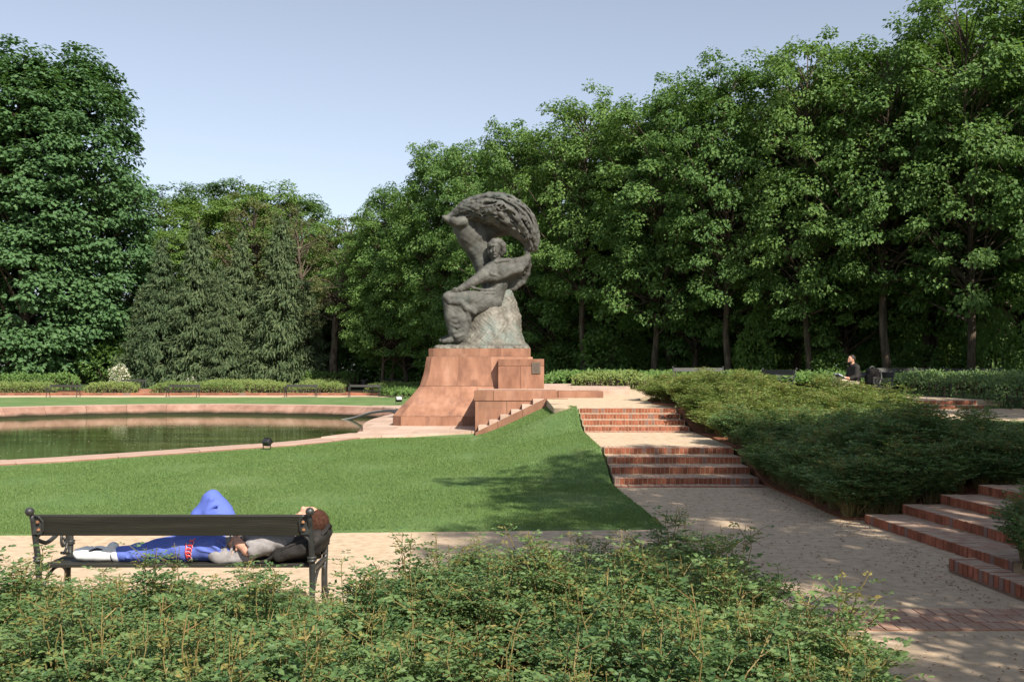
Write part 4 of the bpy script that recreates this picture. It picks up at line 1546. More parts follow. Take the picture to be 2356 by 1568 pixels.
for a_, b_, w_ in (((-2.33, 7.88, .86), (-2.47, 7.93, .80), .010), ((-2.30, 7.87, .79), (-2.44, 7.92, .73), .011), ((-2.28, 7.88, .72), (-2.40, 7.90, .68), .012),
                   ((-2.36, 7.60, .62), (-2.22, 7.60, .56), .010), ((-2.40, 7.60, .57), (-2.24, 7.60, .52), .010), ((-2.66, 7.63, .60), (-2.76, 7.63, .50), .009), ((-2.72, 7.635, .60), (-2.80, 7.64, .50), .009),
                   ((-2.84, 7.64, .57), (-2.92, 7.645, .48), .008), ((-2.93, 7.645, .56), (-2.99, 7.65, .47), .008)):
    tr.cone(a_, b_, w_, w_ * .6, .010)
tr.ripple(lambda X, Y, Z: 0.0035 * np.sin(X * 46 + 4 * np.sin(Z * 15 + Y * 9)) * np.sin(Z * 24 + X * 12 + Y * 15))
trousers = tr.build('trousers', M['blue'], person, PO)
cuff = SDF((-3.14, 7.60, .43), (-2.98, 7.80, .60), .006)
cuff.cone((-3.045, 7.70, .508), (-3.07, 7.70, .506), .056, .054, .004)
cuff.build('cuff', M['navy'], trousers, PO)
st2 = SDF((-3.14, 7.60, .43), (-2.98, 7.80, .60), .005)
st2.cone((-3.050, 7.70, .508), (-3.056, 7.70, .508), .0585, .0585, .002)
st2.build('cuff_stripe', M['whiteprint'], trousers, PO)
# red script printed across the thigh, standing on a tail stroke
fy = lambda z: 7.70 - math.sqrt(max(.0001, .1105 ** 2 - (z - .568) ** 2)) - .004


def script(mat, w, off, name):
    m = MB()
    pts = []
    for k in range(60):
        t = k / 59
        z = .498 + t * .145
        a = t * 5 * 2 * math.pi
        pts.append((-2.462 + .018 * math.cos(a) + .030 * (t - .35), z + .012 * math.sin(a)))
    tail = [(-2.486 + .003 * math.sin(k), .478 + k * .0135) for k in range(11)]
    hook = [(-2.452, .487), (-2.466, .474), (-2.480, .474), (-2.487, .486)]
    for line in (pts, hook + tail):
        m.tube([(x - PO[0], fy(z) - off - PO[1], z - PO[2]) for x, z in line], w, 5)
    return m.build(name, M[mat], trousers)


script('whiteprint', .0050, .000, 'print_outline')
script('red', .0040, .0035, 'print_lettering')

# shirt
sh = SDF((-2.42, 7.40, .44), (-1.62, 8.3, .86), VO)
sh.path([(-1.80, 7.86, .625), (-2.0, 7.86, .60), (-2.26, 7.84, .575)], [.150, .150, .140], .05, ys=1.32)
sh.path([(-1.77, 7.68, .63), (-1.80, 8.04, .63)], [.10, .10], .05)
sh.path([(-1.80, 7.66, .645), (-1.90, 7.60, .605), (-1.97, 7.575, .578)], [.088, .080, .074], .03)
sh.path([(-1.80, 8.06, .65), (-1.90, 8.09, .655), (-1.97, 8.10, .655)], [.085, .078, .072], .03)
sh.path([(-2.10, 7.66, .50), (-2.26, 7.64, .50), (-2.32, 7.66, .51)], [.034, .032, .022], .08)
sh.cone((-2.0, 7.61, .482), (-2.24, 7.63, .478), .020, .016, .06)
for i in range(8):
    x = -1.86 - i * .05
    sh.cone((x, 7.60 + .012 * (i % 3), .52), (x + .05, 7.64, .66), .010, .008, .025)
sh.cone((-1.985, 7.572, .572), (-2.02, 7.565, .560), .058, .052, .004, sub=True)
sh.ripple(lambda X, Y, Z: 0.004 * np.sin(X * 40 + 5 * np.sin(Z * 14 + Y * 8)) * np.sin(Z * 30 - X * 14 + Y * 12))
sh.build('shirt', M['shirt'], person, PO)
# shoes
for nm, a, b2, tilt in (('shoe', (-3.09, 7.70, .515), (-3.36, 7.66, .525), 1), ('shoe', (-2.62, 8.02, .515), (-2.86, 8.06, .488), 0)):
    a, b2 = np.array(a), np.array(b2)
    sf = SDF(np.minimum(a, b2) - .13, np.maximum(a, b2) + .13, .008)
    up = np.array((0, 0, 1.0))
    sf.path([a + (b2 - a) * t for t in (0, .35, .7, .93)], [.044, .050, .046, .036], .03)
    sf.path([a + up * .01, a + up * .045 + (a - b2) * .02], [.046, .044], .02)
    sf.path([a - up * .025, b2 - up * .02 + (a - b2) * .12], [.034, .034], .02, ys=1.25)
    shoe = sf.build(nm, M['white'], person, PO)
    lc = MB()
    for k in range(4):
        p = a + (b2 - a) * (.28 + .12 * k)
        lc.tube([p + np.array((0, -.034, .034)) - np.array(PO), p + np.array((-.012, 0, .053)) - np.array(PO), p + np.array((0, .034, .034)) - np.array(PO)], .0045, 5)
    lc.build('laces', M['whiteprint'], shoe)
    if tilt:
        sw = MB().tube([(a + (b2 - a) * t + np.array((0, -.052 + .010 * t, .012 + .03 * math.sin(t * 5)))) - np.array(PO) for t in (.2, .35, .5, .62)], [.004, .010, .008, .003], 6)
        sw.build('side_stripe', M['navy'], shoe)
sock = SDF((-3.16, 7.62, .44), (-3.02, 7.78, .60), .007)
sock.cone((-3.06, 7.70, .515), (-3.10, 7.70, .515), .043, .043, .004)
sock.build('sock', M['black'], person, PO)

# backpack used as a pillow
bp_ = thing('backpack', 'soft black backpack wedged under the sleeper’s head', 'backpack', (-1.68, 7.85, 0.46))
BO = (-1.68, 7.85, .46)
f = SDF((-2.0, 7.45, .44), (-1.36, 8.25, .78), .009)
f.rbox((-1.67, 7.85, .555), (.20, .24, .095), .08, .03, R=Matrix.Rotation(math.radians(-12), 3, 'Y'))
f.rbox((-1.545, 7.85, .615), (.10, .22, .055), .05, .04, R=Matrix.Rotation(math.radians(-26), 3, 'Y'))
f.path([(-1.78, 7.60, .52), (-1.60, 7.60, .57), (-1.50, 7.62, .62)], [.05, .055, .04], .03)
f.ell((-1.61, 7.86, .70), (.09, .09, .05), .05, sub=True)
f.ripple(lambda X, Y, Z: 0.006 * np.sin(X * 33 + 2 * np.sin(Y * 17)) * np.sin(Z * 40 + Y * 21))
f.build('bag', M['black'], bp_, BO)
m = MB()
m.tube([(p[0] - BO[0], p[1] - BO[1], p[2] - BO[2]) for p in spline([(-1.55, 7.60, .63), (-1.68, 7.575, .60), (-1.80, 7.58, .53), (-1.88, 7.60, .475), (-1.95, 7.61, .468)], 4)], .014, 6)
m.build('strap', M['black'], bp_)
m = MB().tube([(p[0] - BO[0], p[1] - BO[1], p[2] - BO[2]) for p in spline([(-1.47, 7.66, .66), (-1.44, 7.75, .70), (-1.45, 7.86, .71), (-1.45, 7.96, .68)], 4)], .016, 6)
m.build('handle', M['black'], bp_)

# ------------------------------------------------------------------ man reading in the shade
man = thing('person', 'bearded person in a black jumper and beige trousers reading on a shaded bench', 'person', (9.72, 28.45, 1.0))
# local frame: faces -x (towards the steps), metres, z up from the ground
mk = SDF((-.75, -.4, 0), (.45, .4, 1.45), .014)
mk.path([(.02, 0, .52), (.06, 0, .75), (.04, 0, .98)], [.14, .13, .12], .06)
mk.path([(.03, 0, 1.02), (-.01, 0, 1.10)], [.055, .055], .02)
mk.ell((-.035, 0, 1.21), (.095, .075, .115), .02, R=Matrix.Rotation(math.radians(-18), 3, 'Y'))
mk.cone((-.10, 0, 1.14), (-.12, 0, 1.13), .045, .04, .02)
mk.path([(-.115, 0, 1.23), (-.145, 0, 1.195)], [.012, .015], .012)
for s_ in (-1, 1):
    mk.ell((-.02, s_ * .075, 1.20), (.02, .012, .032), .008)
    mk.path([(.03, s_ * .17, .96), (-.02, s_ * .21, .72), (-.20, s_ * .16, .66), (-.32, s_ * .09, .70)], [.058, .048, .040, .030], .03)
    mk.ell((-.36, s_ * .07, .71), (.045, .03, .03), .015)
    for j in range(4):
        mk.path([(-.375, s_ * (.05 + .018 * j), .715), (-.42, s_ * (.05 + .018 * j), .705), (-.44, s_ * (.05 + .018 * j), .73)], [.0105, .010, .009], .005)
mk.path([(.0, -.1, .50), (-.42, -.10, .54), (-.45, -.12, .10)], [.085, .06, .045], .04)
mk.path([(.0, .1, .50), (-.42, .02, .62), (-.30, -.06, .36)], [.085, .06, .045], .04)
mk.build('body', M['skin'], man)
jm = SDF((-.5, -.4, .35), (.4, .4, 1.15), .014)
jm.path([(.03, 0, .50), (.07, 0, .75), (.05, 0, .98)], [.165, .155, .13], .06, ys=1.2)
jm.path([(.04, -.15, .98), (.04, .15, .98)], [.085, .085], .05)
for s_ in (-1, 1):
    jm.path([(.03, s_ * .18, .96), (-.02, s_ * .225, .72), (-.17, s_ * .17, .665)], [.075, .066, .055], .03)
jm.build('jumper', M['black'], man)
tr2 = SDF((-.75, -.35, .05), (.3, .35, .85), .014)
tr2.path([(.03, -.1, .52), (-.40, -.10, .56), (-.45, -.12, .16)], [.115, .085, .07], .04)
tr2.path([(.03, .1, .52), (-.40, .0, .66), (-.34, -.09, .34), (-.44, -.14, .22)], [.115, .085, .07, .055], .04)
tr2.build('trousers', M['beige'], man)
hh_ = SDF((-.2, -.15, 1.0), (.12, .15, 1.4), .011)
hh_.ell((-.015, 0, 1.235), (.10, .085, .11), .01)
hh_.ell((-.115, 0, 1.20), (.09, .1, .09), .02, sub=True)
hh_.build('hair', M['darkhair'], man)
bd = SDF((-.25, -.15, 1.0), (.05, .15, 1.25), .010)
bd.ell((-.095, 0, 1.125), (.065, .068, .055), .01)
bd.ell((-.155, 0, 1.20), (.06, .08, .065), .01, sub=True)
bd.build('beard', M['darkhair'], man)
for a in ((-.47, -.13, .07), (-.50, -.15, .17)):
    sf = SDF((a[0] - .35, a[1] - .12, a[2] - .1), (a[0] + .15, a[1] + .12, a[2] + .14), .012)
    sf.path([a, (a[0] - .12, a[1], a[2] - .015), (a[0] - .21, a[1], a[2] - .03)], [.05, .045, .036], .03)
    sf.build('shoe', M['white'], man)
man.location = (9.75, 28.5, 1.0)
man.rotation_euler = (0, 0, math.radians(12))
book = thing('book', 'open white paged book held by the reading man', 'book', (9.34, 28.41, 1.735), math.radians(12))
for s_ in (-1, 1):
    m = MB()
    V = []
    for i in range(6):
        t = i / 5
        for j in (-1, 1):
            V.append((j * .115, s_ * t * .15, .03 * math.sin(t * 2.6)))
    F = [(2 * i, 2 * i + 1, 2 * i + 3, 2 * i + 2) for i in range(5)]
    b0 = len(V)
    V += [(x, y, z - .012) for x, y, z in V]
    F += [(b0 + 2 * i + 1, b0 + 2 * i, b0 + 2 * i + 2, b0 + 2 * i + 3) for i in range(5)]
    F += [(10, 11, b0 + 11, b0 + 10)] + [(2 * i, 2 * i + 2, b0 + 2 * i + 2, b0 + 2 * i) for i in range(5)] + [(2 * i + 3, 2 * i + 1, b0 + 2 * i + 1, b0 + 2 * i + 3) for i in range(5)]
    o = m.add(V, F).build('pages', M['page'], book)
    o.rotation_euler = (0, math.radians(28), 0)
o = MB().box((-.12, -.155, -.024), (.12, .155, -.014)).build('cover', M['cover'], book)
o.rotation_euler = (0, math.radians(28), 0)

bp2 = thing('backpack', 'dark brown and black rucksack standing on the bench beside the reading man', 'backpack', (10.25, 28.3, 1.46))
f = SDF((-.26, -.24, -.01), (.26, .24, .60), .014)
f.rbox((0, 0, .25), (.16, .17, .25), .10, .03)
f.rbox((-.13, 0, .17), (.07, .13, .14), .05, .04)
f.build('bag', M['black'], bp2)
m = MB().tube([(-.10, -.08, .50), (-.06, -.08, .55), (.02, -.08, .54)], .014, 6)
for s_ in (-1, 1):
    m.tube(spline([(.12, s_ * .08, .48), (.20, s_ * .09, .40), (.21, s_ * .10, .2), (.14, s_ * .1, .05)], 4), .018, 6)
m.build('strap', M['pipe'], bp2)

# ------------------------------------------------------------------ floodlights, pipe, bin


def floodlight(label, loc, rz):
    root = thing('floodlight', label, 'floodlight', loc, rz)
    h = MB().box((-.15, -.10, -.11), (.15, .10, .11), .02)
    h.box((-.16, .10, -.12), (.16, .125, .12), .01)
    o = h.build('housing', M['lamp'], root)
    o.location = (0, 0, .26)
    o.rotation_euler = (math.radians(38), 0, 0)
    g = MB().box((-.14, .126, -.10), (.14, .131, .10)).build('glass', M['lamp_glass'], o)
    b3 = MB()
    for s_ in (-1, 1):
        b3.box((s_ * .17 - .006, -.02, .03), (s_ * .17 + .006, .02, .28))
    b3.box((-.176, -.02, .02), (.176, .02, .032))
    b3.build('bracket', M['lamp'], root)
    MB().lathe([(.05, -.02), (.05, .022), (.02, .03)], (0, 0, 0), 10).build('foot', M['lamp'], root)
    return root


floodlight('black box floodlight tilted up on the lawn by the pool rim', (-5.80, 23.55, 0.03), math.radians(-28)).scale = (.66, .66, .66)
floodlight('small floodlight with a pale glass face on the far lawn strip', (-6.1, 53.6, 0.03), math.radians(-160))
m = MB().tube(spline([(-8.2, 47.6, -.52), (-7.4, 46.6, -.36), (-6.3, 44.6, -.02), (-5.3, 42.3, .16), (-4.9, 41.6, .17)], 5), .06, 10)
m.tube([(-4.95, 41.7, .17), (-4.8, 41.4, .17)], .085, 10)
tag(m.build('pipe', M['pipe'], None, True), 'grey pipe running over the pool rim into the water', 'pipe')
bin_ = thing('litter_bin', 'dark round litter bin beside the far rose bed', 'bin', ((838 - 1178) / 2290 * 82, 82, float(height(-12, 82))))
MB().lathe([(.24, 0), (.25, .05), (.28, .8), (.30, .82), (.30, .88), (.24, .88), (.22, .3)], (0, 0, 0), 16).build('drum', M['iron'], bin_)
for k in range(16):
    a = 2 * math.pi * k / 16
    MB().box((-.02, -.012, .06), (.02, .012, .79)).build('slat', M['slat'], bin_).matrix_local = Matrix.Translation((.285 * math.cos(a), .285 * math.sin(a), 0)) @ Matrix.Rotation(a + math.pi / 2, 4, 'Z')

# ------------------------------------------------------------------ trees


def envelope(kind, t):
    t = np.asarray(t, float)
    if kind == 'column':
        return np.where(t < .35, .72 + .28 * t / .35, np.sqrt(np.maximum(0.0, 1 - (np.maximum(0, t - .35) / .66) ** 2.4)))
    if kind == 'wood':
        return np.sqrt(np.maximum(0.01, 1 - (np.abs(t - .45) / .60) ** 2.3))
    return np.sqrt(np.maximum(0.01, 1 - ((t - .42) / .60) ** 2))


def make_tree(name, label, cat, seed, H, R, base, kind, nclump, lpc, leaf, lmat, trunk_r=.24, clump_r=.85, nbranch=60, lean=(0, 0), inner=.18, group=None, forks=1):
    r = np.random.default_rng(seed)
    t = r.beta(1.25, 1.1, nclump)
    th = r.uniform(0, 2 * np.pi, nclump)
    ph = r.uniform(0, 6.28, 6)
    rad = R * envelope(kind, t) * (1 + .17 * np.sin(3 * th + ph[0] + 4 * t) + .13 * np.sin(5 * th + ph[1] - 7 * t) + .10 * np.sin(2 * th + 11 * t + ph[2]))
    rho = np.sqrt(r.uniform(inner, 1.0, nclump)) * np.where(r.uniform(0, 1, nclump) < .12, r.uniform(1.0, 1.22, nclump), 1.0)
    cx = np.cos(th) * rad * rho
    cy = np.sin(th) * rad * rho
    cz = base + t * (H - base - .5) - .35 * rho * clump_r * (1 - t) + np.where((t > .8) & (r.uniform(0, 1, nclump) < .3), r.uniform(0, 1.3, nclump), 0) * H / 17
    lx, ly = lean
    bend = lambda z: (z / H) ** 1.6
    cx = cx + lx * bend(cz)
    cy = cy + ly * bend(cz)
    C = np.column_stack([cx, cy, cz])
    size = clump_r * r.uniform(.6, 1.25, nclump)
    # leaves
    N = nclump * lpc
    ci = np.repeat(np.arange(nclump), lpc)
    u = rand_unit(r, N)
    rr = r.uniform(0.15, 1, N) ** .5
    outd = np.column_stack([cx - lx * bend(cz), cy - ly * bend(cz), 0.25 * (cz - base)])[ci]
    outd = norm(outd + 1e-3)
    off = u * rr[:, None] * size[ci][:, None] * np.array([1, 1, .5])
    off[:, 2] -= .25 * (off[:, 0] ** 2 + off[:, 1] ** 2) / np.maximum(size[ci], .1)
    pos = C[ci] + off
    nor = norm(np.array([0, 0, .75]) + outd * .55 + u * .35 + r.normal(0, .42, (N, 3)))
    dv = outd * .6 + u * .7 + r.normal(0, .5, (N, 3)) + np.array([0, 0, -.35])
    dv -= nor * np.sum(dv * nor, axis=1, keepdims=True)
    L = leaf * r.uniform(.7, 1.35, N)
    V, F = leaf_field(pos, dv, nor, L, L * r.uniform(.62, .9, N), QUAD)
    root = thing(name, label, cat, (0, 0, 0), 0, group)
    obj('crown', mesh_np('crown', V, F, lmat), root)
    # trunk and limbs
    m = MB()
    for fk in range(forks):
        fx = (fk - (forks - 1) / 2) * .5
        zs_ = np.linspace(-.3, H * .93, 12)
        wx = np.cumsum(r.normal(0, .09, 12)) * .9
        wy = np.cumsum(r.normal(0, .09, 12)) * .9
        pts = [(wx[i] * (i > 1) + lx * bend(max(z, 0)) + fx * min(1, z / 3) * (1 + z * .12), wy[i] * (i > 1) + ly * bend(max(z, 0)), z) for i, z in enumerate(zs_)]
        rads = [trunk_r * (1.35 if i == 0 else 1) * (1 - .93 * i / 11) + .012 for i in range(12)]
        m.tube(pts, rads, 9)
        tp = np.array(pts)
        for q in r.choice(nclump, min(nbranch, nclump), replace=False):
            c = C[q]
            zb = min(max(base * r.uniform(.75, 1.7), c[2] - np.hypot(c[0], c[1]) * r.uniform(.35, 1.3)), H * .85)
            a = np.array([np.interp(zb, tp[:, 2], tp[:, 0]), np.interp(zb, tp[:, 2], tp[:, 1]), zb])
            mid = (a + c) / 2 + np.array([0, 0, r.uniform(-.1, .35)])
            rb = trunk_r * .34 * (1 - .75 * zb / H) + .012
            m.tube([a, mid + r.normal(0, .12, 3), c], [rb, rb * .6, .012], 5, cap=False)
    m.build('trunk', M['bark'], root, True)
    return root


def make_conifer(name, label, seed, H, R, lmat, group=None):
    r = np.random.default_rng(seed)
    nb = 400
    P, Dv, L, W, Nn = [], [], [], [], []
    m = MB()
    m.tube([(0, 0, -.3), (0, 0, H * .5), (0, 0, H)], [.30, .17, .02], 8)
    for i in range(nb):
        t = r.beta(1.0, 1.5)
        z = .7 + t * (H - .9)
        th = r.uniform(0, 2 * np.pi)
        ln = (R * (1 - t) ** .95 + .12) * r.uniform(.72, 1.12)
        n = int(22 + 34 * ln / R)
        s = np.sqrt(r.uniform(.03, 1, n))
        rad = s * ln
        drop = -.35 * ln * s + .22 * ln * s ** 3
        wob_ = r.normal(0, .16 + .10 * ln / R, (n, 3))
        p = np.column_stack([np.cos(th) * rad, np.sin(th) * rad, z + drop]) + wob_ * np.array([1, 1, .6])
        P.append(p)
        d = np.column_stack([np.cos(th) * .25 + r.normal(0, .22, n), np.sin(th) * .25 + r.normal(0, .22, n), np.full(n, -1.0) + r.normal(0, .15, n)])
        side = r.uniform(0, 1, n) < .35
        d[side] = np.column_stack([np.full(side.sum(), np.cos(th)), np.full(side.sum(), np.sin(th)), np.full(side.sum(), -.25)]) + r.normal(0, .35, (side.sum(), 3))
        Dv.append(d)
        Nn.append(np.column_stack([np.full(n, np.cos(th)), np.full(n, np.sin(th)), np.full(n, .3)]) + r.normal(0, .5, (n, 3)))
        L.append(r.uniform(.26, .66, n))
        W.append(r.uniform(.09, .17, n))
        if i % 3 == 0:
            m.tube([(0, 0, z), (np.cos(th) * ln * .5, np.sin(th) * ln * .5, z - .16 * ln), (np.cos(th) * ln * .9, np.sin(th) * ln * .9, z - .16 * ln)], [.05, .03, .01], 4, cap=False)
    P, Dv, Nn, L, W = (np.concatenate(a) for a in (P, Dv, Nn, L, W))
    V, F = leaf_field(P, Dv, Nn, L, W, QUAD)
    root = thing(name, label, 'tree', (0, 0, 0), 0, group)
    obj('crown', mesh_np('crown', V, F, lmat), root)
    m.build('trunk', M['bark'], root, True)
    return root


def plant(src, used, x, y, sxy, sz, rz, label=None, group=None, mat=None, z=None, first=True):
    """First use moves the source itself, later uses copy it with its parts."""
    if src.name in used or not first:
        o = copy_tree(src)
    else:
        o = src
        used.add(src.name)
    o.location = (x, y, (float(height(x, y)) - .02) if z is None else z)
    o.scale = (sxy, sxy, sz)
    o.rotation_euler = (0, 0, rz)
    if label:
        o['label'] = label
    if group:
        o['group'] = group
    if mat:
        for c in o.children:
            if c.name.startswith('crown') or c.name.startswith('foliage'):
                c.material_slots[0].link = 'OBJECT'
                c.material_slots[0].material = mat
    return o


used = set()
rt = random.Random(21)


def X(u, d):
    return (u - 1178) / 2290 * d

WOODG = 'broadleaf trees of the wood behind the statue and benches'
WOODL = 'tall broadleaf tree with a bare lower trunk in the dense wood'
wood = [make_tree('broadleaf_tree', WOODL, 'tree', 100 + i, 17.0, 4.3 + .3 * (i % 2), (3.6, 2.0, 4.6, 2.8)[i], 'wood', 270, 100, .195, LEAF['wood'], trunk_r=.21 + .02 * i,
                  clump_r=.78, nbranch=120, inner=.30, group=WOODG) for i in range(4)]
edge = [(880, 470, 79), (935, 405, 77), (1010, 335, 73), (1085, 292, 67), (1180, 285, 61), (1262, 262, 58), (1345, 214, 56), (1425, 228, 54), (1505, 200, 52), (1600, 148, 50),
        (1675, 135, 48.5), (1770, 150, 47), (1862, 66, 46), (1950, 100, 45), (2040, 72, 44), (2130, 8, 43), (2235, -40, 42), (2340, -90, 41), (2450, -110, 40.5)]
for i, (u, v, d) in enumerate(edge):
    x = (u - 1178) / 2290 * d
    H = 1.94 + (848 - v) / 2290 * d - float(height(x, d))
    s = 0.72 + .16 * rt.random()
    if i % 2:
        d2 = d + rt.uniform(2.0, 4.0)
        x, d = X(u, d2), d2
    plant(wood[i % 4], used, x, d, s * 1.0, H / 17.0, rt.uniform(0, 6.28))
k = 0
for row, (dd, sc) in enumerate(((5.5, .95), (11, 1.0), (42, 1.15), (50, 1.2))):
    for i, (u, v, d) in enumerate(edge[1::2] if row == 0 else (edge[::4] if row == 1 else edge[::2])):
        d2 = d + dd + rt.uniform(-1.5, 1.5)
        x = (u - 1178) / 2290 * d2 + rt.uniform(-1.5, 1.5)
        if d2 > 92 and x < -10:
            continue
        H = 1.94 + (848 - v - 10) / 2290 * d - float(height(x, d2))
        H = H * (1.0 + .002 * min(dd, 20)) if dd < 30 else 16.5
        plant(wood[k % 4], used, x, d2, sc * .95, min(H, 18.5) / 17.0, rt.uniform(0, 6.28))
        k += 1
# the wood goes on beside the path to the right: these trees throw the shade over the steps
for x, y, H, s in ((24.5, 27.0, 17, .9), (25.5, 20, 17, .95), (24, 12.5, 17, 1.0), (9.8, 3.8, 14.4, .95), (14.0, 2.0, 16, .95), (8.0, -1.0, 14, .60), (15.5, -4.0, 16, .9), (18.2, 19.5, 15, .62)):
    plant(wood[k % 4], used, x, y, s, H / 17.0, rt.uniform(0, 6.28))
    k += 1

for i in range(44):
    u, v, d = edge[rt.randrange(len(edge))]
    d2 = d + rt.uniform(15, 38)
    plant(wood[k % 4], used, X(u + rt.uniform(-70, 70), d2), d2, rt.uniform(.55, .8), rt.uniform(.38, .62), rt.uniform(0, 6.28), 'slim young tree with pale green leaves low among the trunks of the wood',
          'young trees among the trunks of the wood', LEAF['lime' if i % 3 else 'wood'])
    k += 1

# two giants on the left
giant = make_tree('broadleaf_tree', 'very tall dark green broadleaf tree with a buttressed pale trunk beyond the pool', 'tree', 201, 32.0, 6.6, 1.6, 'column', 720, 70, .42, LEAF['plane'],
                  trunk_r=.62, clump_r=1.35, nbranch=120, group='very tall broadleaf trees beyond the pool', inner=.25)
for u, v, d, s, lb3 in ((60, 84, 93, 1.0, 'very tall dark green tree whose pale trunk rises behind the broad-leaved hedge'), (190, 96, 96, .95, 'very tall dark green tree standing next to the weeping conifers and white blossom'), (-60, 150, 97, 1.0, 'tall dark green tree on the far side of the hedge, furthest from the conifers')):
    x = (u - 1178) / 2290 * d
    H = 1.94 + (848 - v) / 2290 * d - 2.6
    plant(giant, used, x, d, s, H / 32.0, rt.uniform(0, 6.28), lb3)

CG = 'weeping grey-green conifers beyond the pool'
con = [make_conifer('weeping_conifer', 'weeping grey-green conifer with drooping sprays beyond the far benches', 300 + i, 14.5, 3.25, LEAF['conifer'], CG) for i in range(2)]
SC = 'small weeping conifer filling the skirt of the taller conifers'
for i, (u, v, d, s, lb4) in enumerate(((372, 545, 90, .95, 'weeping grey-green conifer touching the very tall broadleaf tree'), (455, 503, 89, 1.05, 'second tallest weeping conifer, pointed, above a far bench'),
                                       (556, 528, 91, .92, 'slender weeping conifer between the two tallest conifers'), (648, 488, 88, 1.10, 'tallest weeping conifer, next to the thin olive-brown trees'),
                                       (330, 650, 91, .8, SC), (510, 600, 87, .7, SC), (705, 640, 89, .8, SC))):
    x = (u - 1178) / 2290 * d
    H = 1.94 + (848 - v) / 2290 * d - float(height(x, d))
    plant(con[i % 2], used, x, d, s, H / 14.5, rt.uniform(0, 6.28), lb4)

BGL = 'pale green broadleaf tree rising behind the weeping conifers'
BGG = 'broadleaf trees behind the conifers'
for i, (u, v, d, s, mt, lb2) in enumerate(((375, 425, 118, 1.5, 'dark', 'dark green broadleaf tree rising behind the pale trees and conifers'), (520, 415, 122, 1.6, 'dark', None), (455, 455, 106, 1.3, 'lime', BGL), (545, 440, 108, 1.3, 'lime', BGL),
                                      (620, 425, 110, 1.3, 'lime', BGL), (690, 450, 112, 1.2, 'dark', None), (400, 520, 102, 1.1, 'lime', BGL), (590, 520, 101, 1.1, 'lime', BGL), (730, 500, 104, 1.1, 'lime', BGL),
                                      (770, 540, 110, 1.2, 'dark', None), (860, 520, 108, 1.2, 'dark', None), (820, 560, 100, 1.0, 'wood', None), (680, 560, 99, 1.0, 'wood', None), (760, 640, 96, .9, 'dark', None),
                                      (870, 620, 94, .9, 'dark', None), (820, 690, 97, .8, 'dark', None), (930, 600, 92, 1.0, 'dark', None), (300, 600, 112, 1.2, 'dark', None), (250, 700, 108, 1.2, 'dark', None))):
    x = (u - 1178) / 2290 * d
    H = 1.94 + (848 - v) / 2290 * d - float(height(x, d))
    plant(wood[(i + 1) % 4], used, x, d, s, H / 17.0, rt.uniform(0, 6.28), lb2 or 'dark green broadleaf tree rising behind the pale trees and conifers', BGG, LEAF[mt])

sparse = make_tree('broadleaf_tree', 'thin olive-brown tree with open crown and leaning dark trunk beside the conifers', 'tree', 402, 16.5, 3.6, 6.0, 'round', 110, 60, .17, LEAF['olive'], trunk_r=.42,
                   clump_r=.62, nbranch=90, lean=(2.2, 0), inner=.35)
plant(sparse, used, (768 - 1178) / 2290 * 87, 87, 1.0, .92, 0)
plant(sparse, used, (700 - 1178) / 2290 * 94, 94, 1.0, 1.02, 2.3, 'thin olive-brown tree with open crown rising between conifers and wood')
plant(sparse, used, (610 - 1178) / 2290 * 99, 99, 1.0, 1.08, 4.0, 'thin reddish tree top showing above the weeping conifers')

# ------------------------------------------------------------------ roses


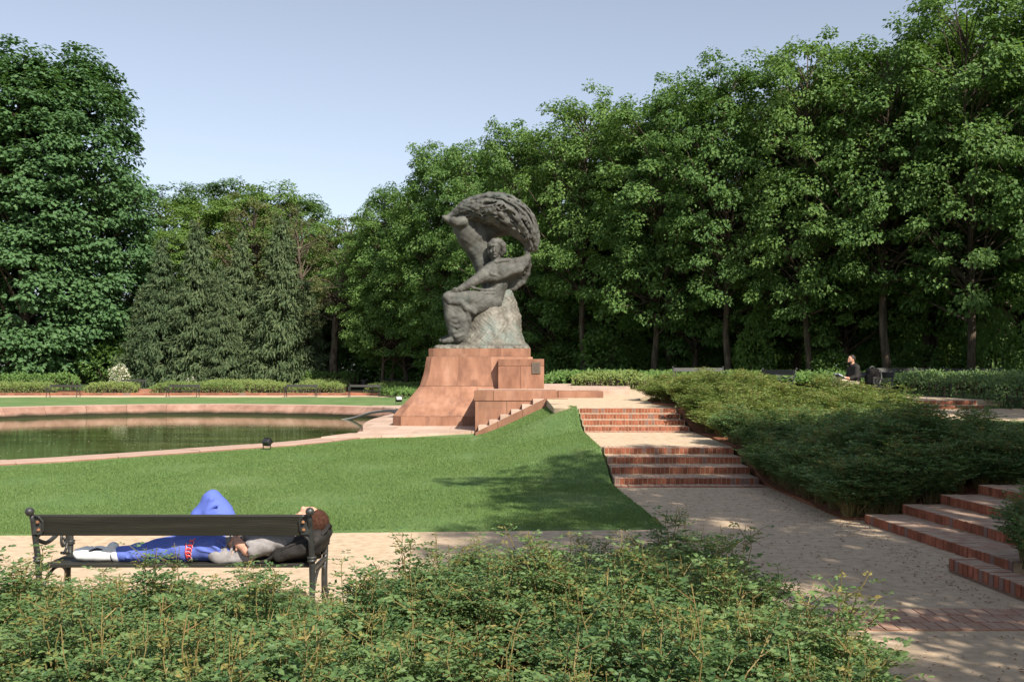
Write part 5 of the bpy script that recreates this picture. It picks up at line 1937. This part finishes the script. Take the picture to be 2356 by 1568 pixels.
def make_shrub(seed, h, R, ncane, tmpl, leaf, dense=1.0, shoots=4):
    r = np.random.default_rng(seed)
    P, Dv, Nn, L, W, MI = [], [], [], [], [], []
    m = MB()

    def leaf_at(p, d, up, size, young):
        d = d / (np.linalg.norm(d) + 1e-9)
        s = np.cross(up, d)
        s = s / (np.linalg.norm(s) + 1e-9)
        nn = np.cross(d, s)
        ra = size * 2.3
        for a, sd in ((.35, 1), (.35, -1), (.72, 1), (.72, -1), (1.0, 0)):
            P.append(p + d * ra * a + s * sd * .004 - nn * .12 * ra * a * a)
            dd = d * (.55 if sd else 1) + s * sd * .85
            Dv.append(dd + r.normal(0, .12, 3))
            Nn.append(nn + r.normal(0, .48, 3))
            k = size * r.uniform(.8, 1.15) * (1.1 if sd == 0 else 1)
            L.append(k)
            W.append(k * r.uniform(.50, .68))
            MI.append(1 if young else 0)

    for c in range(ncane):
        th = r.uniform(0, 2 * np.pi)
        tall = r.uniform() < .2
        hh = h * (r.uniform(1.08, 1.45) if tall else r.uniform(.55, 1.02))
        out = R * (r.uniform(0, .5) if tall else np.sqrt(r.uniform(.02, 1)))
        b = np.array([np.cos(th), np.sin(th), 0])
        start = b * r.uniform(0, .25 * R)
        pts = []
        for k in range(7):
            t = k / 6
            pts.append(start + b * out * (t ** 1.5) + np.array([0, 0, hh * (t ** .8 if tall else math.sin(t * 1.45) / math.sin(1.45))]) + r.normal(0, .012, 3) * (k > 0))
        pts = np.array(pts)
        m.tube(pts, [.0055 - .0006 * k for k in range(7)], 4, cap=False)

        def along(pp, t):
            i = min(int(t * (len(pp) - 1)), len(pp) - 2)
            q = t * (len(pp) - 1) - i
            return pp[i] * (1 - q) + pp[i + 1] * q, pp[i + 1] - pp[i]
        nl = int((8 if tall else 7) * dense)
        for j in range(nl):
            t = .28 + .72 * (j + r.uniform(0, .6)) / nl
            p, tg = along(pts, min(t, 1))
            a = j * 2.4 + r.uniform(0, 1)
            d = np.array([np.cos(a), np.sin(a), .35]) + b * .3
            leaf_at(p, d, np.array([0, 0, 1.0]) + .3 * d, leaf * r.uniform(.75, 1.15) * (.75 if (tall and t > .85) else 1), (tall and t > .80) or r.uniform() < .02)
        for s_ in range(shoots):
            t = r.uniform(.35, .95)
            p, tg = along(pts, t)
            a = r.uniform(0, 2 * np.pi)
            d = np.array([np.cos(a), np.sin(a), r.uniform(.3, 1.0)])
            ln = r.uniform(.06, .16)
            e = p + d / np.linalg.norm(d) * ln
            m.tube([p, (p + e) / 2, e], [.003, .0025, .0015], 3, cap=False)
            for j in range(int(4 * dense)):
                q = p + (e - p) * (j + 1) / 4
                a2 = a + j * 2.1
                d2 = np.array([np.cos(a2), np.sin(a2), .3])
                leaf_at(q, d2, np.array([0, 0, 1.0]) + .3 * d2, leaf * r.uniform(.7, 1.05), False)
    P, Dv, Nn, L, W = (np.array(a) for a in (P, Dv, Nn, L, W))
    V, F = leaf_field(P, Dv, Nn, L, W, tmpl)
    nf = len(tmpl[1])
    fm = mesh_np('foliage', V, F, [LEAF['rose'], LEAF['young']], np.repeat(np.array(MI), nf))
    return fm, m.mesh('stems', M['stem'])


near_sh = [make_shrub(500 + i, .54 + .05 * (i % 3), .36, 46, LEAF6, .033) for i in range(6)]
mid_sh = [make_shrub(520 + i, .72, .50, 52, QUAD, .052, dense=1.0, shoots=5) for i in range(4)]


def shrub_at(kind, x, y, s, sz, label, group, mat=None, z=None):
    fm, sm_ = kind
    root = thing('rose_shrub', label, 'shrub', (x, y, (float(height(x, y)) + .03) if z is None else z), rt.uniform(0, 6.28), group)
    root.scale = (s, s, sz)
    f_ = obj('foliage', fm, root)
    obj('stems', sm_, root)
    if mat:
        f_.material_slots[0].link = 'OBJECT'
        f_.material_slots[0].material = mat
    return root


NG, NL = 'rose shrubs in the bed behind the bench with the sleeper', 'low leafy rose shrub in the mulched bed behind the bench'
gaps = [(-.14, 5.2, .42, .80), (-.05, 6.5, .18, .4), (-.88, 6.1, .15, .6), (.60, 5.2, .17, .7)]
yy = 3.5
row = 0
while yy < 8.25:
    xx = -0.56 * yy - .9 + (.2 if row % 2 else 0)
    while xx < 2.5:
        x = xx + rt.uniform(-.12, .12)
        y = yy + rt.uniform(-.12, .12)
        edge_x = float(np.interp(y, [3, 4, 5.0, 6.6, 8.2], [1.35, 1.58, 1.80, 1.70, 1.50]))
        lim = 6.78 if x < -1.05 else (7.95 if x > -.75 else 7.4)
        g = any(((x - gx_) / ga) ** 2 + ((y - gy_) / gb) ** 2 < 1 for gx_, gy_, ga, gb in gaps)
        if x < edge_x and y < lim and not g:
            hz = rt.uniform(.72, 1.20) * (.93 if x > -.9 else .80 + .08 * (y < 6))
            if x > -1.05 and y > 6.6:
                hz *= .66 if x < 1.1 else .78
            if x < -1.0 and y > 6.2:
                hz *= .72
            shrub_at(near_sh[rt.randrange(6)], x, y, rt.uniform(.9, 1.15), hz, NL, NG)
        xx += .40
    yy += .37
    row += 1
shrub_at(near_sh[2], 1.30, 7.75, 1.15, .92, NL, NG)
for i, (x, y, s) in enumerate(((4.75, 9.1, 1.1), (4.95, 8.7, 1.1), (4.62, 8.55, .9), (5.3, 8.9, 1.2), (4.9, 9.45, .9), (5.2, 8.2, 1.2))):
    shrub_at(near_sh[i % 6], x, y, s, .95, 'leafy rose bush behind the low brick kerb beside the wide shaded steps', 'rose bush by the wide steps', z=.10)

LG, LL = 'rose shrubs in the shaded bed beside the lower steps', 'dark green rose shrub in the sloping bed beside the lower brick steps'
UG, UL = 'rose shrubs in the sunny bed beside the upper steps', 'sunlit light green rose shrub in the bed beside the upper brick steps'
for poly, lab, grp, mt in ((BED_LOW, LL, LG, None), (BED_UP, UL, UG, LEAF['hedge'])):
    xs = [p[0] for p in poly]
    ys = [p[1] for p in poly]
    y = min(ys) + .3
    row = 0
    while y < max(ys):
        x = min(xs) + .3 + (.33 if row % 2 else 0)
        while x < max(xs):
            px, py = x + rt.uniform(-.15, .15), y + rt.uniform(-.15, .15)
            if inside(poly, np.array(px), np.array(py)) and px < .56 * py + 1.2:
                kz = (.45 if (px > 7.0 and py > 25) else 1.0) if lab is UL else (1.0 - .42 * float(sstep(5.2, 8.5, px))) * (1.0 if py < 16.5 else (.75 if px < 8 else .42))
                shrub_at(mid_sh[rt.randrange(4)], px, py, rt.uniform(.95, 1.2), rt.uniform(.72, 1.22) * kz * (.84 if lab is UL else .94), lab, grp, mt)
            x += .68
        y += .62
        row += 1

for q in range(34):
    t = q / 33
    e = spline([(4.30, 19.8), (4.34, 16.0), (4.42, 13.4), (4.75, 12.95), (5.6, 13.05), (7.2, 13.0)], 8)
    p = e[min(int(t * (len(e) - 1)), len(e) - 1)]
    shrub_at(mid_sh[q % 4], p[0] + rt.uniform(-.05, .12), p[1] + rt.uniform(-.1, .1), .78, .72, LL, LG)

# ------------------------------------------------------------------ hedges and bushes in the distance


def hedge(name, label, poly, h, mat, leaf, density, cat='hedge', seed=1, group=None, spikes=0.1):
    r = np.random.default_rng(seed)
    xs = np.array([p[0] for p in poly])
    ys = np.array([p[1] for p in poly])
    A = (xs.max() - xs.min()) * (ys.max() - ys.min())
    N = int(A * density)
    x = r.uniform(xs.min(), xs.max(), N)
    y = r.uniform(ys.min(), ys.max(), N)
    ok = inside(poly, x, y)
    x, y = x[ok], y[ok]
    n = len(x)
    z0 = height(x, y)
    # rounded edges: distance to the outline shortens the plants
    dist = np.full(n, 9.0)
    for i in range(len(poly)):
        a = np.array(poly[i])
        b2 = np.array(poly[(i + 1) % len(poly)])
        ab = b2 - a
        t = np.clip(((x - a[0]) * ab[0] + (y - a[1]) * ab[1]) / (ab @ ab), 0, 1)
        dist = np.minimum(dist, np.hypot(x - a[0] - ab[0] * t, y - a[1] - ab[1] * t))
    top = h * (0.72 + .28 * np.clip(dist / .5, 0, 1)) * (1 + .10 * np.sin(x * 2.1 + seed) * np.sin(y * 2.7) + .07 * np.sin(x * 5.3 + y * 4.1))
    f_ = r.uniform(0, 1, n)
    z = np.where((dist < .45) & (f_ < .6), r.uniform(.05, 1, n) * top, top * (1 - .35 * r.uniform(0, 1, n) ** 1.6))
    sp = r.uniform(0, 1, n) < spikes * .2
    z = np.where(sp, top * r.uniform(1, 1.15, n), z)
    P = np.column_stack([x, y, z0 + z])
    u = rand_unit(r, n)
    V, F = leaf_field(P, u + np.array([0, 0, .3]), norm(u * .8 + np.array([0, -.25, .8])), leaf * r.uniform(.7, 1.3, n), leaf * r.uniform(.5, .8, n), QUAD)
    cxy = (float(xs.mean()), float(ys.mean()), float(height(xs.mean(), ys.mean())))
    root = thing(name, label, cat, cxy, 0, group)
    obj('foliage', mesh_np('foliage', V - np.array(cxy), F, mat), root)
    # woody interior so that the hedge is not hollow
    st_ = MB()
    for q in range(min(160, n)):
        st_.tube([(x[q] - cxy[0], y[q] - cxy[1], z0[q] - cxy[2]), (x[q] + .05 - cxy[0], y[q] - cxy[1], z0[q] - cxy[2] + top[q] * .9)], .02, 4, cap=False)
    st_.build('stems', M['bark'], root)['kind'] = 'stuff'
    return root


def X(u, d):
    return (u - 1178) / 2290 * d


beds = [((-80, 128), 'yellow-green rose bed left of the bench nearest the tall broadleaf trees'), ((196, 318), 'yellow-green rose bed between two far benches ending at the small brick steps'),
        ((347, 560), 'yellow-green rose bed right behind the far bench under the conifers'), ((572, 668), 'narrow yellow-green rose bed between the sand gap and a far bench'),
        ((672, 790), 'yellow-green rose bed between the two far benches nearest the pedestal'), ((838, 985), 'yellow-green rose bed reaching behind the pedestal')]
names_ = ['far rose bed reaching from the frame of the tall trees to a bench', 'far rose bed with its corner at the small brick steps', 'far rose bed before the two tallest conifers, past the brick steps',
          'far rose bed after the sandy gap in the kerb', 'far rose bed between the two benches closest to the statue', 'far rose bed half hidden by the statue pedestal']
for i, ((a, b2), _) in enumerate(beds):
    hedge('rose_bed', names_[i], [(X(a, 74), 73.5), (X(b2, 74), 73.5), (X(b2 + 6, 78.5), 78.6), (X(a + 30, 78.5), 78.6)], .80, LEAF['hedge'], .13, 200, 'rose bed', 30 + i, 'far rose beds across the pool')
hedge('rose_bed', 'second row rose bed under the conifers behind a sandy gap', [(X(480, 80), 79.4), (X(640, 80), 79.4), (X(640, 84), 83.5), (X(470, 84), 83.5)], .8, LEAF['hedge'], .13, 170, 'rose bed', 41)
hedge('rose_bed', 'second row rose bed behind the two benches closest to the statue', [(X(690, 80), 79.4), (X(805, 80), 79.4), (X(805, 82), 82.5), (X(690, 82), 82.5)], .85, LEAF['hedge'], .13, 170, 'rose bed', 42)
hedge('hedge', 'broad-leaved dark hedge before the trunk of the tall broadleaf trees', [(X(-60, 81), 80), (X(195, 81), 80), (X(200, 84), 82.6), (X(-60, 84), 82.6)], 1.25, LEAF['wood'], .22, 150, 'hedge', 43)
hedge('hedge', 'light green leafy hedge behind a bench right of the conifers', [(X(700, 86), 85.2), (X(828, 86), 85.2), (X(828, 89), 87.4), (X(700, 89), 87.4)], 1.25, LEAF['lime'], .20, 150, 'hedge', 44)
hedge('hedge', 'low sunlit hedge at the end of the sandy terrace behind the statue', [(X(1312, 39), 38.5), (X(1470, 39), 37.6), (X(1490, 42), 40), (X(1318, 42), 41)], .62, LEAF['hedge'], .10, 600, 'hedge', 45)
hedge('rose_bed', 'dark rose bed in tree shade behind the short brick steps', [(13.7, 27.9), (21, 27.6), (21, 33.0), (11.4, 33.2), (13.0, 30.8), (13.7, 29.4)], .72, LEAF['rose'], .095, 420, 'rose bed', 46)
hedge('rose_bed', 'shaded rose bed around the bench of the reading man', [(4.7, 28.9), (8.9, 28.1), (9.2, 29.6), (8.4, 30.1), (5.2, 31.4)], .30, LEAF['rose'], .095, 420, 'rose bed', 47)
hedge('undergrowth', 'dim green undergrowth between the trunks of the wood', [(3, 46), (17, 37), (24, 37), (24, 60), (-6, 78), (-12, 80), (-8, 66)], .55, LEAF['wood'], .22, 55, 'undergrowth', 48)['kind'] = 'stuff'


def bush_mesh(seed, h, R, n, leaf, mat, blossom=None, frac=0.0):
    r = np.random.default_rng(seed)
    u = rand_unit(r, n)
    rr = r.uniform(.35, 1, n) ** .5 * (1 + .22 * np.sin(5 * u[:, 0] + 3 * u[:, 2] + seed) * np.sin(4 * u[:, 1] - seed))
    P = u * rr[:, None] * np.array([R, R, h * .55]) + np.array([0, 0, h * .52])
    P[:, 2] = np.abs(P[:, 2])
    V, F = leaf_field(P, u + r.normal(0, .5, (n, 3)), norm(u + np.array([0, 0, .6]) + r.normal(0, .35, (n, 3))), leaf * r.uniform(.7, 1.3, n), leaf * r.uniform(.6, .9, n), QUAD)
    mats = [mat] + ([blossom] if blossom else [])
    mi = (r.uniform(0, 1, n) < frac).astype(int) if blossom else None
    return mesh_np('foliage', V, F, mats, mi)


def bush(name, label, me_, x, y, s, sz, group=None, cat='bush'):
    root = thing(name, label, cat, (x, y, float(height(x, y)) - .02), rt.uniform(0, 6.28), group)
    root.scale = (s, s, sz)
    obj('foliage', me_, root)
    m_ = MB()
    for q in range(6):
        a = q * 1.05
        m_.tube([(0, 0, -.05), (.3 * math.cos(a), .3 * math.sin(a), .6), (.7 * math.cos(a), .7 * math.sin(a), 1.3)], [.05, .035, .01], 5, cap=False)
    m_.build('stems', M['bark'], root)
    return root


bush('blossom_shrub', 'shrub covered in creamy white blossom at the foot of the conifers', bush_mesh(61, 2.2, 1.0, 1700, .17, LEAF['lime'], LEAF['white'], .62), X(276, 86), 86, .85, .85, cat='flowering shrub')
bush('blossom_shrub', 'small shrub with pale pink blossom under the conifer branches', bush_mesh(62, 1.2, .6, 500, .14, LEAF['wood'], LEAF['white'], .35), X(440, 84), 84, .7, .8, cat='flowering shrub')
bush('pale_shrub', 'grey twiggy shrub with few leaves before the dark wood', bush_mesh(63, 1.6, 1.3, 900, .12, LEAF['dark'], LEAF['white'], .25), X(790, 92), 91, 1.2, 1.0, cat='shrub')
bm = [bush_mesh(70 + i, 2.4, 1.5, 1500, .20, LEAF['lime' if i else 'wood']) for i in range(3)]
UB = 'leafy young bush growing between the trunks of the wood'
for i in range(64):
    j = rt.randrange(len(edge))
    u, v, d = edge[j]
    d2 = d + rt.uniform(10, 34)
    bush('bush', UB, bm[i % 3], X(u + rt.uniform(-60, 60), d2), d2, rt.uniform(.8, 1.5), rt.uniform(.7, 1.7), 'bushes between the trunks of the wood')
for i in range(30):
    u, v, d = edge[4 + rt.randrange(len(edge) - 4)]
    d2 = d + rt.uniform(-1.5, 6)
    bush('bush', UB, bm[(0, 0, 1)[i % 3]], X(u + rt.uniform(-60, 60), d2), d2, rt.uniform(.6, 1.1), rt.uniform(.5, 1.25), 'bushes between the trunks of the wood')
DB = 'dark leafy bush under the trees beyond the far benches'
for i, (u, d) in enumerate(((20, 96), (80, 99), (180, 97), (240, 94), (210, 101), (760, 95), (820, 93), (880, 91), (930, 89), (970, 86), (720, 100), (1000, 84), (1050, 80), (1120, 76), (300, 98), (-20, 94))):
    bush('bush', DB, bm[0], X(u, d), d, 1.8, rt.uniform(1.2, 2.0), 'dark bushes under the far trees')

# small brick steps among the far beds
brick_stair('three small sunlit brick steps between the far rose beds', (X(325, 76) - .8, 75.5, .02), 0, 3, 1.7, 0.12, 0.6, pad=False)

# ------------------------------------------------------------------ litter on the gravel
r = np.random.default_rng(9)
n = 2600
lx = np.concatenate([r.normal(4.35, .35, n // 2) - .1, r.uniform(1.7, 4.2, n // 2)])
ly = np.concatenate([r.uniform(7.5, 16.3, n // 2), r.uniform(4.0, 16.3, n // 2)])
ok = (lx < 4.34) & (lx > 1.9) & ~((lx > 4.1) & (ly < 9.6)) & ~((ly > 7.3) & (ly < 8.1))
lx, ly = lx[ok], ly[ok]
n = len(lx)
V, F = leaf_field(np.column_stack([lx, ly, np.full(n, .012)]), np.column_stack([r.normal(size=n), r.normal(size=n), r.uniform(0, .3, n)]), norm(np.column_stack([r.normal(0, .3, n), r.normal(0, .3, n), np.ones(n)])),
                  r.uniform(.012, .045, n), r.uniform(.006, .02, n), QUAD)
tag(obj('leaf_litter', mesh_np('leaf_litter', V, F, M['soil'])), 'brown leaf litter scattered on the shaded gravel path', 'leaf litter', kind='stuff')

n = 900
lx = r.uniform(-9, 1.9, n)
ly = r.uniform(11.7, 27, n)
ok = inside(lawn_poly, lx, ly) & ~inside([tuple(p) for p in offset_loop(pool_in, 1.5)], lx, ly) & (np.abs(lx) < .53 * ly)
lx, ly = lx[ok], ly[ok]
n = len(lx)
V, F = leaf_field(np.column_stack([lx, ly, height(lx, ly) + .055]), np.column_stack([r.normal(size=n), r.normal(size=n), r.uniform(-.2, .3, n)]), norm(np.column_stack([r.normal(0, .4, n), r.normal(0, .4, n), np.ones(n)])),
                  r.uniform(.015, .04, n), r.uniform(.01, .022, n), QUAD)
tag(obj('fallen_leaves', mesh_np('fallen_leaves', V, F, LEAF['olive'])), 'small dry leaves fallen on the mown lawn', 'fallen leaves', kind='stuff')
